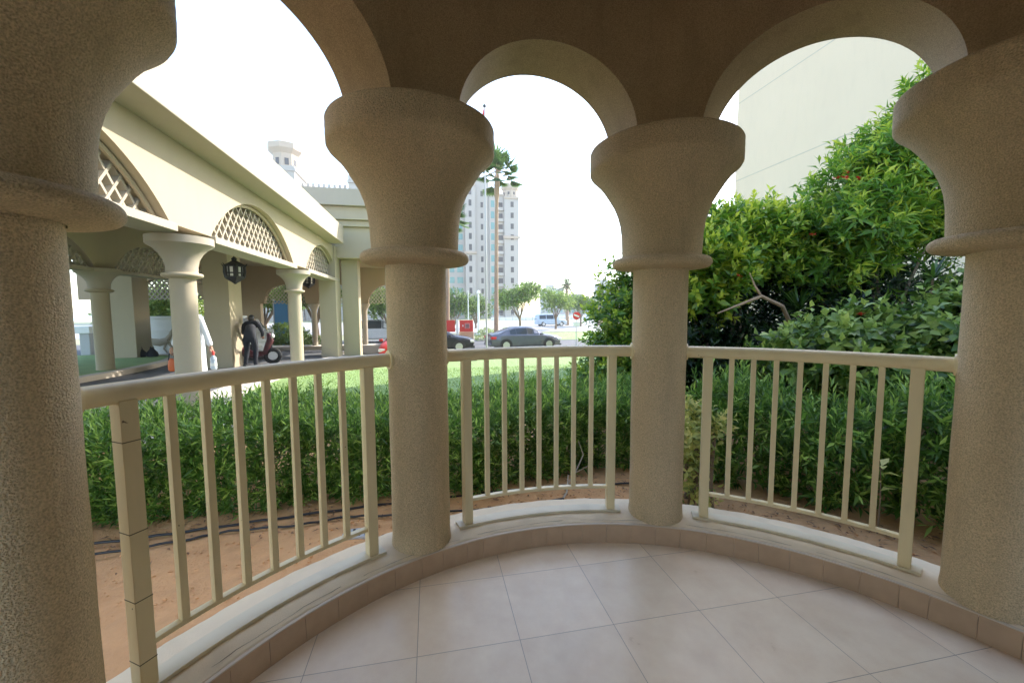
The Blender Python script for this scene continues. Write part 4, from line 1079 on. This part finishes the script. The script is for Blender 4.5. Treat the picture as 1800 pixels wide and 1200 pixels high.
# ------------------------------------------------------------------ cars
def car(label,x,y,rz,paint,group='cars around the lawn',van=False,Lc=4.7):
    z=G(x,y); t=thing('parked_car',label,'car',(x,y,z),rz,group)
    # stations along x (front +): x, z_bottom, z_shoulder, z_top, half width shoulder, half width top
    if not van:
        st=[(-2.35,.42,.62,.80,.62,.55),(-2.30,.30,.85,.98,.78,.68),(-2.0,.24,.90,1.03,.86,.72),(-1.72,.22,.92,1.06,.89,.70),(-1.15,.2,.93,1.30,.90,.60),(-0.75,.2,.93,1.40,.91,.58),
            (0.0,.2,.92,1.44,.91,.58),(0.35,.2,.91,1.40,.91,.58),(0.75,.2,.90,1.22,.91,.62),(1.15,.2,.88,1.0,.90,.70),(1.5,.22,.84,.94,.89,.70),(2.0,.24,.74,.86,.85,.66),(2.28,.30,.62,.74,.74,.56),(2.36,.40,.52,.62,.60,.46)]
    else:
        st=[(-2.35,.45,.8,1.0,.80,.70),(-2.32,.32,1.0,1.62,.88,.66),(-2.1,.28,1.0,1.78,.90,.68),(-1.0,.26,1.0,1.84,.92,.68),(0.2,.26,1.0,1.82,.92,.66),(0.7,.26,.99,1.5,.92,.66),(1.15,.26,.97,1.12,.92,.72),(2.1,.3,.9,1.02,.88,.70),(2.35,.38,.7,.85,.78,.6)]
    def half(s):
        x_,zb,zh,zt,wb,wt=s
        return [(0,zb),(wb*.9,zb),(wb*.99,zb+.12),(wb,(zb+zh)/2+.05),(wb*.975,zh-.02),(wb*.94,zh+.02),(wt+.02,zt-.05),(wt*.9,zt-.005),(0,zt+.012)]
    rows=[]
    for s in st:
        h=half(s); ring_=[(s[0],y_,z_) for y_,z_ in h]+[(s[0],-y_,z_) for y_,z_ in h[-2:0:-1]]
        rows.append(ring_)
    K=len(rows[0]); b=MB(); vs=[p for r_ in rows for p in r_]
    fs=[(i*K+k,i*K+(k+1)%K,(i+1)*K+(k+1)%K,(i+1)*K+k) for i in range(len(rows)-1) for k in range(K)]+[tuple(range(K-1,-1,-1)),tuple((len(rows)-1)*K+k for k in range(K))]
    b.add(vs,fs); body=b.build('body',paint,t,angle=32)
    # glazing: panes proud of the body between belt and roof
    g=MB()
    def hp(i,k): 
        h=half(st[i]); return Vector((st[i][0],h[k][0],h[k][1]))
    sides=[(4,5),(5,6),(6,7),(7,8)] if not van else [(2,3),(3,4),(4,5)]
    for (i,j) in sides:
        for s in (1,-1):
            q=[hp(i,5),hp(j,5),hp(j,6),hp(i,6)]
            lo0=q[0].lerp(q[3],.10);lo1=q[1].lerp(q[2],.10);hi1=q[1].lerp(q[2],.9);hi0=q[0].lerp(q[3],.9)
            d=(lo1-lo0)*0.03
            quad=[lo0+d,lo1-d,hi1-d,hi0+d]; quad=[Vector((p.x,(p.y+.012)*s,p.z+.004)) for p in quad]
            g.add(quad,[(0,1,2,3)])
    for (i,j) in ([(3,5),(9,7)] if not van else [(6,4),(1,2)]):
        a=hp(i,6);c=hp(j,6); o_=Vector((0.02 if i>j else -0.02,0,0.02))
        if van and i==1: a=Vector((st[1][0],.62,1.08)); c=Vector((st[1][0]+0.06,.6,1.55)); o_=Vector((-0.03,0,0))
        q=[a+o_,Vector((a.x,-a.y,a.z))+o_,Vector((c.x,-c.y*.95,c.z))+o_,Vector((c.x,c.y*.95,c.z))+o_]
        g.add(q,[(0,1,2,3)])
    g.build('windows',M['carglass'],t,smooth=False)
    for wx in (-1.42,1.42):
        for s in (-1,1):
            yw=.80*s
            b=MB(); n=24
            def disc(r0,y0,y1):
                v=[(wx+r0*math.cos(2*math.pi*k/n),y0,.33+r0*math.sin(2*math.pi*k/n)) for k in range(n)]+[(wx+r0*math.cos(2*math.pi*k/n),y1,.33+r0*math.sin(2*math.pi*k/n)) for k in range(n)]
                return v,[tuple(range(n)),tuple(range(2*n-1,n-1,-1))]+[(k,n+k,n+(k+1)%n,(k+1)%n) for k in range(n)]
            b.add(*disc(.33,yw-.11,yw+.115)); wh=b.build('wheel',M['rubber'],t)
            b=MB(); b.add(*disc(.215,yw+.1*s,yw+.122*s)); b.build('rim',M['alloy'],wh)
            b=MB(); vv=[]
            for k in range(13):
                a=math.pi*k/12; vv+= [(wx+.33*math.cos(a),.905*s,.33+.33*math.sin(a)),(wx+.40*math.cos(a),.905*s,.33+.40*math.sin(a))]
            vv=[(p[0],p[1]+(0.006 if s>0 else -0.006),p[2]) for p in vv]
            b.add(vv,[(2*k,2*k+1,2*k+3,2*k+2) for k in range(12)]); b.build('wheel_arch',M['rubber'],body)
    for s in (-1,1):
        b=MB(); b.box(-2.34,-1.98,.56*s if s>0 else -.84,.84 if s>0 else -.56,.70,.86); b.build('tail_light',M['lightred'],t,bevel=0.02)
        b=MB(); b.box(2.02,2.32,.48 if s>0 else -.80,.80 if s>0 else -.48,.56,.70); b.build('headlight',M['lamplens'],t,bevel=0.03)
        b=MB(); b.box(.78,.95,.90 if s>0 else -1.05,1.05 if s>0 else -.90,.92,1.04); b.build('wing_mirror',paint,t,bevel=0.02)
    b=MB(); b.box(2.2,2.375,-.42,.42,.36,.60); b.build('grille',M['black'],t,bevel=0.01)
    b=MB(); b.box(2.12,2.38,-.70,.70,.22,.35); b.box(-2.38,-2.2,-.72,.72,.26,.44); b.build('bumper',M['black'] if paint is M['carwhite'] else paint,t,bevel=0.02)
    return t
car('dark silver sedan with red tail lamp parked beyond the lawn',5.75,25.4,R(8),M['silver'])
car('black car beyond the lawn showing its front from behind the second column',0.15,25.0,R(2),M['carblack'])
car('dark red car nosing out of the entrance beside the second column',-1.25,20.6,R(-96),M['red'])
car('white car with black bumper standing under the entrance behind the person in black',-7.15,17.3,R(-68),M['carwhite'])
car('pale blue van on the far road right of the umbrella-crowned tree',17.9,60,R(4),mat('van_paint',(.50,.58,.66),.3),van=True)
car('violet blue car beyond the pavilion at the far left',-21.5,25.5,R(20),mat('violet_paint',(.10,.09,.28),.3))
car('pale car on the road seen through the entrance block',-3.9,33.5,R(0),M['carwhite'],van=True)

# ------------------------------------------------------------------ signs, poles, walls in the distance
t=thing('notice_sign','pair of red notice panels on a white post beside the second column','sign',(1.78,28.6,G(1.78,28.6)))
zb=1.0
b=MB(); b.box(-.07,.07,-.05,.05,-0.1,1.85); b.build('post',M['white'],t,bevel=.01)
for x0,x1 in ((-.90,-.16),(.16,1.10)):
    b=MB(); b.box(x0,x1,-.06,-.02,0.98,1.78); pn=b.build('panel',M['red'],t,bevel=.008)
b=MB(); b.box(.52,.86,-.075,-.062,1.2,1.56); b.build('emblem',mat('pink_print',(.62,.25,.25),.5),pn)
b=MB()
for k in range(3):
    b.box(.56,.82,-.08,-.076,1.25+k*.1,1.29+k*.1)
    b.box(.60+k*.09,.63+k*.09,-.0845,-.0805,1.23,1.53)
b.build('emblem_lines',M['dark'],pn)
b=MB(); b.box(.36,.42,-.075,-.062,1.33,1.45); b.build('mark',M['white'],pn)
b=MB(); b.box(0,1.0,0,.5,0,.98); o=b.build('planter_wall',mat('tan_block',(.56,.42,.27),.8),bevel=.02); o.location=(1.95,28.85,G(2,29)-.02); tag(o,'low tan masonry block below the red notice panel','wall')
def pole(name,label,cat,x,y,h,r,m,ball=False):
    t=thing(name,label,cat,(x,y,G(x,y)))
    b=MB(); b.lathe([(r*2.2,0),(r*2.2,.12),(r,.2),(r*.9,h*.5),(r*.6,h)],n=14); b.build('pole',m,t)
    return t
t=pole('flagpole','tall slim grey flagpole with a furled red flag at its top','flagpole',2.95,22,13.0,.055,M['grey'])
b=MB(); b.ball((0,0,13.06),.09,12); b.build('finial',M['dark'],t)
b=MB(); b.tube([(-.03,0,12.9),(-.10,.02,12.4),(-.12,.0,11.7),(-.09,.02,10.9),(-.05,0,10.3)],[.03,.08,.11,.09,.02],9); b.build('flag',M['red'],t)
t=pole('lamp_post','white lamp post in front of the dark trees below the high-rise','lamp post',4.58,40,4.1,.12,M['white'])
b=MB(); b.ball((0,0,4.2),(.16,.16,.2),12); b.build('lamp',M['lamplens'],t)
t=pole('lamp_post','thin pale post just right of the second column, above the red panels','post',3.58,40,4.4,.05,M['white'])
t=thing('no_entry_sign','round red and white traffic sign on a thin post at the lawn edge','sign',(8.81,24,G(8.81,24)))
b=MB(); b.tube([(0,0,0),(0,0,2.35)],.03,8); b.build('post',M['grey'],t)
def vdisc(r,y0,y1,zc,n=28):
    v=[(r*math.cos(2*math.pi*k/n),yy,zc+r*math.sin(2*math.pi*k/n)) for yy in (y0,y1) for k in range(n)]
    b=MB(); b.add(v,[tuple(range(n)),tuple(range(2*n-1,n-1,-1))]+[(k,n+k,n+(k+1)%n,(k+1)%n) for k in range(n)]); return b
vdisc(.24,-.05,-.03,2.1).build('disc',M['red'],t)
b=MB(); b.obox((0,-.056,2.1),Vector((.17,0,-.06)),(0,.004,0),Vector((.015,0,.045))); b.build('bar',M['white'],t)
b=MB(); b.box(-.22,.22,-.05,-.03,1.45,1.72); b.build('plate',M['white'],t,bevel=.01)
b=MB(); b.box(0,60,0,.4,0,.75); o=b.build('sea_wall',M['white'],bevel=.02); o.location=(14,96,-1); tag(o,'long low white wall beyond the far road','wall')
b=MB()
for i in range(40): b.tube([(i*1.6,0,0),(i*1.6,0,1.5)],.05,5)
for z in (.5,1.0,1.5): b.tube([(0,0,z),(62.4,0,z)],.035,5)
o=b.build('railing',M['grey']); o.location=(14,94,-1); tag(o,'distant grey railing along the far side of the road','railing')
b=MB(); b.box(-400,1500,0,1800,0,.02); o=struct(b.build('water',M['sea'])); o.location=(0,130,-.99)
for i,(x,w_,h_) in enumerate(((60,10,14),(74,14,9),(92,9,17),(104,16,11))):
    t=thing('distant_building',['hazy narrow building on the horizon nearest the round trees','hazy low wide building on the horizon beside the ball-crowned palm','hazy tallest narrow building on the horizon at the shrub edge','hazy wide building on the horizon hidden partly by the shrub'][i],'building',(x,210,-1))
    b=MB(); b.box(0,w_,0,12,0,h_); b.box(w_*.2,w_*.5,2,8,h_+.003,h_+2); b.build('wall',M['tower'],t,smooth=False)
    b=MB()
    for f in range(int(h_/3.2)):
        for k in range(int(w_/2.5)): b.box(.6+k*2.5,1.9+k*2.5,-.03,.2,1+f*3.2,2.4+f*3.2)
    b.build('window_band',M['glassgreen'],t,smooth=False)
t=thing('blue_panel','tall blue panel standing behind the rear arcade hedge','sign',(-8.55,26,G(-8.5,26)))
b=MB(); b.box(-.36,.36,-.05,.05,.15,2.9); b.build('panel',M['blue'],t,bevel=.01)
b=MB(); b.box(-.42,-.362,-.06,.06,0,3.0); b.box(.362,.42,-.06,.06,0,3.0); b.build('frame',M['grey'],t)
t=thing('gate_pillar','short grey pillar with pale cap on the turf at the far left','pillar',(-12.8,18.3,G(-12.8,18.3)+.08))
b=MB(); b.box(-.16,.16,-.16,.16,-.1,.85); b.build('shaft',M['grey'],t,bevel=.015)
b=MB(); b.box(-.24,.24,-.24,.24,.853,1.12); b.build('cap',M['white'],t,bevel=.02)
# relief wall
t=thing('relief_wall','white wall with a carved horse relief behind the pavilion','wall',(-10.3,17.9,G(-10.3,17.9)+.05))
b=MB(); b.box(-1.2,3.0,0,.25,-.2,1.42); b.build('wall',M['white'],t,bevel=.015)
b=MB(); b.box(-1.25,3.05,-.05,.30,1.423,1.50); b.box(-1.2,3.0,-.03,-.002,.92,.96); b.build('coping',M['white'],t)
b=MB()
for pts,rs in (([(-.25,.55),(.1,.5),(.38,.58)],[.13,.14,.12]),([(.36,.62),(.48,.80),(.52,.95)],[.10,.07,.06]),([(.50,.95),(.62,.88),(.68,.82)],[.06,.05,.035]),
               ([(.38,.5),(.5,.3),(.42,.12)],[.06,.04,.025]),([(.30,.45),(.22,.25),(.34,.08)],[.05,.035,.02]),([(-.3,.5),(-.42,.3),(-.32,.06)],[.08,.045,.025]),([(-.22,.45),(-.15,.25),(-.25,.05)],[.07,.04,.025]),([(-.36,.6),(-.52,.5),(-.58,.3)],[.04,.035,.015])):
    b.tube([(p[0],-.01,p[1]) for p in pts],rs,8)
b.v=[(x,y*0.35-.01,z) for x,y,z in b.v]; b.build('relief',M['creamwhite'],t)
for i,(x,y,lb) in enumerate(((-10.05,16.55,'black bag slumped against the square pier by the relief wall'),(-9.72,16.6,'black bag beside the other one, further right along the relief wall'))):
    t=thing('bag',lb,'bag',(x,y,G(x,y)+.11),0,'black bags by the relief wall')
    b=MB(); b.lathe([(.14,0),(.17,.06),(.15,.16),(.08,.25),(.03,.29),(.05,.33)],n=14); b.v=[(px*1.1+random.uniform(-.012,.012),py*.7,pz) for px,py,pz in b.v]; b.build('sack',M['blackcloth'],t)
    b=MB(); b.tube([(-.07,0,.24),(-.04,0,.36),(.04,0,.36),(.07,0,.24)],.012,6); b.build('handle',M['blackcloth'],t)

# ------------------------------------------------------------------ people (skinned joint chains)
def skin_fig(name, verts, edges, radii, material, parent, root=0, lvl=2):
    me=bpy.data.meshes.new(name); me.from_pydata(verts,edges,[]); o=bpy.data.objects.new(name,me); COL.objects.link(o); o.parent=parent
    sm_=o.modifiers.new('skin','SKIN'); sm_.use_smooth_shade=True
    if not me.skin_vertices: 
        bpy.context.view_layer.objects.active=o; o.select_set(True)
    for i,v in enumerate(me.skin_vertices[0].data):
        r_=radii[i]; v.radius=(r_,r_) if not isinstance(r_,tuple) else r_; v.use_root=(i==root)
    s=o.modifiers.new('sub','SUBSURF'); s.levels=lvl; s.render_levels=lvl
    me.materials.append(material); return o
def ensure_skin(me):
    pass
def person(label,loc,rz,J,R_,cloth,lower,hand_pts):
    t=thing('person',label,'person',loc,rz)
    return t
def fingers(b, wrist, d, side, L=0.17, curl=0.5):
    """a palm with four bent fingers and a thumb leaving its side, as tapered tubes"""
    wrist=Vector(wrist); d=Vector(d).normalized(); s=Vector(side).normalized(); n=d.cross(s).normalized()
    pal=wrist+d*L*.5
    b.tube([wrist-d*.02,wrist+d*L*.15,pal],[.026,.034,.036],10)
    for k,(o_,l_) in enumerate(((-.027,.85),(-.009,1.0),(.009,.95),(.027,.75))):
        p0=pal+s*o_-d*.01; p1=p0+(d*math.cos(curl*.6)+n*math.sin(curl*.6))*L*.22*l_; p2=p1+(d*math.cos(curl*1.8)+n*math.sin(curl*1.8))*L*.16*l_; p3=p2+(d*math.cos(curl*2.8)+n*math.sin(curl*2.8))*L*.12*l_
        b.tube([p0,p1,p2,p3],[.010,.0095,.0085,.006],7)
    p0=wrist+d*L*.18-s*.028; p1=p0+(-s*.6+d*.7+n*.3)*L*.22; p2=p1+(d*.9+n*.5-s*.1)*L*.18; b.tube([p0,p1,p2],[.013,.011,.008],7)
def head(parent,c,fwd,up,hairmat,scarf=None):
    f=Vector(fwd).normalized(); u=Vector(up).normalized(); s=f.cross(u).normalized(); u=s.cross(f)
    Mx=Matrix((s,f,u)).transposed()
    b=MB(); b.ball((0,0,0),(.075,.095,.115),20)
    out=[]
    for x,y,z in b.v:
        if z<0: x*=1+z*1.6; y=y*(1+z*0.6)+(-z*.12)
        out.append((x,y,z))
    b.v=out
    b.tube([(0,.088,.02),(0,.108,-.012),(0,.112,-.028),(0,.09,-.036)],[.010,.013,.016,.008],8)
    for sx in (-1,1): b.ball((.078*sx,-.01,-.01),(.012,.022,.032),8)
    b.tube([(-.022,.085,-.062),(0,.092,-.060),(.022,.085,-.062)],[.004,.007,.004],6)
    b.v=[tuple(Vector(c)+Mx@Vector(p)) for p in b.v]; h=b.build('head',M['skin'],parent,angle=60)
    b=MB()
    for sx in (-1,1): b.ball((.03*sx,.083,.012),(.011,.008,.007),8)
    b.v=[tuple(Vector(c)+Mx@Vector(p)) for p in b.v]; b.build('eyes',M['hair'],h)
    b=MB(); b.ball((0,-.016,.022),(.084,.098,.112),20); b.v=[tuple(Vector(c)+Mx@Vector(p)) for p in b.v if True]; b.build('hair',hairmat,h)
# person in black bending forward
t=thing('person','person in black clothes bending forward over the motor scooter under the pavilion','person',(-5.18,13.1,G(-5.2,13.1)))
V_=[(0,0,.86),(-.02,.10,1.02),(-.06,.26,1.20),(-.09,.36,1.28),(-.13,.46,1.31),   # pelvis, waist, chest, neck base, neck
   (.10,0,.82),(.12,.05,.46),(.13,-.05,.07),(.14,.06,.04),
   (-.10,.0,.82),(-.13,.10,.47),(-.15,-.02,.07),(-.15,.09,.04),
   (.12,.33,1.24),(.20,.38,.98),(.12,.56,.86),
   (-.26,.31,1.22),(-.33,.40,.97),(-.28,.60,.86)]
E_=[(0,1),(1,2),(2,3),(3,4),(0,5),(5,6),(6,7),(7,8),(0,9),(9,10),(10,11),(11,12),(3,13),(13,14),(14,15),(3,16),(16,17),(17,18)]
Rr=[.15,.15,.17,.10,.055,.105,.075,.052,.045,.105,.075,.052,.045,.075,.055,.042,.075,.055,.042]
me=bpy.data.meshes.new('body')
def skin_obj(name,V_,E_,Rr,m,parent,lvl=2):
    import bmesh
    me=bpy.data.meshes.new(name); bm=bmesh.new(); ly=bm.verts.layers.skin.new()
    vv=[bm.verts.new(v) for v in V_]
    for a,c in E_: bm.edges.new((vv[a],vv[c]))
    for v,r_ in zip(vv,Rr): v[ly].radius=(r_,r_)
    vv[0][ly].use_root=True
    bm.to_mesh(me); bm.free()
    o=bpy.data.objects.new(name,me); COL.objects.link(o); o.parent=parent
    s=o.modifiers.new('skin','SKIN'); s.use_smooth_shade=True
    s=o.modifiers.new('sub','SUBSURF'); s.levels=lvl; s.render_levels=lvl
    me.materials.append(m); return o
skin_obj('body',V_,E_,Rr,M['blackcloth'],t)
head(t,(-.16,.58,1.38),(-.1,1,-.45),(0,.45,1),M['hair'])
for p,d in (((.12,.56,.86),(-.1,.8,-.35)),((-.28,.60,.86),(.1,.8,-.3))):
    b=MB(); fingers(b,p,d,(1,0,0)); b.build('hand',M['skin'],t)
b=MB()
for x in (.135,-.15):
    b.tube([(x,-.09,.045),(x,.04,.045),(x,.17,.03)],[.045,.05,.035],10)
b.build('shoes',M['black'],t)
# scooter
t=thing('motor_scooter','dark red motor scooter held by the person in black','scooter',(-5.4,13.75,G(-5.4,13.75)),R(12))
for x in (-.55,.55):
    b=MB(); n=20; b.tube([(x+.2*math.cos(2*math.pi*k/n),0,.25+.2*math.sin(2*math.pi*k/n)) for k in range(n+1)],.055,8,cap=False); wh=b.build('wheel',M['rubber'],t)
    b=MB(); b.tube([(x,-.04,.25),(x,.04,.25)],.13,14); b.build('rim',M['alloy'],wh)
b=MB(); b.tube([(-.75,0,.62),(-.45,0,.55),(-.2,0,.38),(.1,0,.28),(.35,0,.35),(.5,0,.75),(.46,0,.95)],[.09,.16,.15,.09,.08,.11,.06],12); b.box(-.1,.3,-.14,.14,.26,.31); b.build('body',mat('scooter_paint',(.07,.012,.02),.3),t,angle=60)
b=MB(); b.tube([(-.75,0,.76),(-.45,0,.78),(-.12,0,.74)],[.08,.12,.07],12); b.build('seat',M['rubber'],t)
b=MB(); b.tube([(.46,-.3,.98),(.47,0,.96),(.46,.3,.98)],.018,8); b.tube([(.55,0,.25),(.5,0,.9)],.03,8); b.build('handlebar',M['black'],t)
b=MB(); b.ball((.57,0,.86),(.06,.09,.07),12); b.build('headlight',M['lamplens'],t)
# person in white behind the near pavilion column
px_,py_=-4.37,8.62
t=thing('person','person in white robe mostly hidden behind the near pavilion column, arms held out','person',(px_,py_,G(px_,py_)))
V_=[(0,0,.95),(0,0,1.15),(0,0,1.34),(0,0,1.47),(0,.01,1.53),(.09,0,.85),(.10,.01,.48),(.11,.02,.09),(-.09,0,.85),(-.10,.01,.48),(-.11,.02,.09),
    (.13,0,1.41),(.215,-.02,1.16),(.315,-.06,.88),(-.13,0,1.41),(-.215,-.02,1.16),(-.30,-.06,.90)]
E_=[(0,1),(1,2),(2,3),(3,4),(0,5),(5,6),(6,7),(0,8),(8,9),(9,10),(3,11),(11,12),(12,13),(3,14),(14,15),(15,16)]
Rr=[.15,.14,.16,.09,.055,.11,.09,.08,.11,.09,.08,.06,.055,.05,.06,.055,.05]
skin_obj('body',V_,E_,Rr,M['whitecloth'],t)
b=MB(); b.lathe([(.20,.12),(.19,.4),(.17,.8),(.16,1.1),(.17,1.3)],n=24,capt=False,capb=False); b.build('robe',M['whitecloth'],t)
head(t,(0,.03,1.68),(0,1,0),(0,0,1),M['hair'])
for s in (-1,1):
    b=MB(); fingers(b,(.32*s,-.07,.86),(.12*s,-.1,-1),(0,1,0),0.17,.75); b.build('hand',M['skin'],t)
b=MB()
for x in (.11,-.11): b.tube([(x,-.08,.04),(x,.04,.04),(x,.16,.03)],[.045,.05,.03],10)
b.build('shoes',M['black'],t)
bx,by,bz=px_+.365,py_-.10,G(px_,py_)+.46
t=thing('water_bottle','clear water bottle with red cap held in the hand of the person in white','bottle',(bx,by,bz))
b=MB(); b.lathe([(.045,0),(.052,.02),(.052,.13),(.046,.15),(.052,.17),(.05,.21),(.02,.255),(.018,.27)],n=20); b.build('bottle_body',M['bottle'],t,angle=50)
b=MB(); b.lathe([(.05305,.06),(.05305,.12)],n=20,capt=False,capb=False); b.build('label',M['white'],t)
b=MB(); b.lathe([(.021,.262),(.021,.33),(.012,.345)],n=14); b.build('cap',M['red'],t)
t=thing('bag','orange bag hanging from the left hand of the person in white','bag',(px_-.33,py_-.08,G(px_,py_)+.44))
b=MB(); b.lathe([(.04,0),(.065,.03),(.065,.12),(.05,.2),(.02,.24)],n=16); b.v=[(x,y*.6,z) for x,y,z in b.v]; b.build('sack',M['orange'],t)
b=MB(); b.tube([(-.05,0,.2),(-.03,0,.33),(.03,0,.33),(.05,0,.2)],.01,6); b.build('handle',M['blackcloth'],t)

# ------------------------------------------------------------------ haze in the air
hz=MB(); hz.box(-160,160,-60,260,-2.2,62)
hm=bpy.data.materials.new('haze_air'); hm.use_nodes=True; hn=hm.node_tree; hn.nodes.clear()
ho=hn.nodes.new('ShaderNodeOutputMaterial'); hv=hn.nodes.new('ShaderNodeVolumePrincipled')
hv.inputs['Color'].default_value=(0.93,0.95,0.97,1); hv.inputs['Density'].default_value=0.0009; hv.inputs['Anisotropy'].default_value=0.3
hn.links.new(hv.outputs[0],ho.inputs['Volume'])
o=hz.build('haze',hm,smooth=False); tag(o,'pale heat haze in the air over the whole place','haze',kind='stuff')
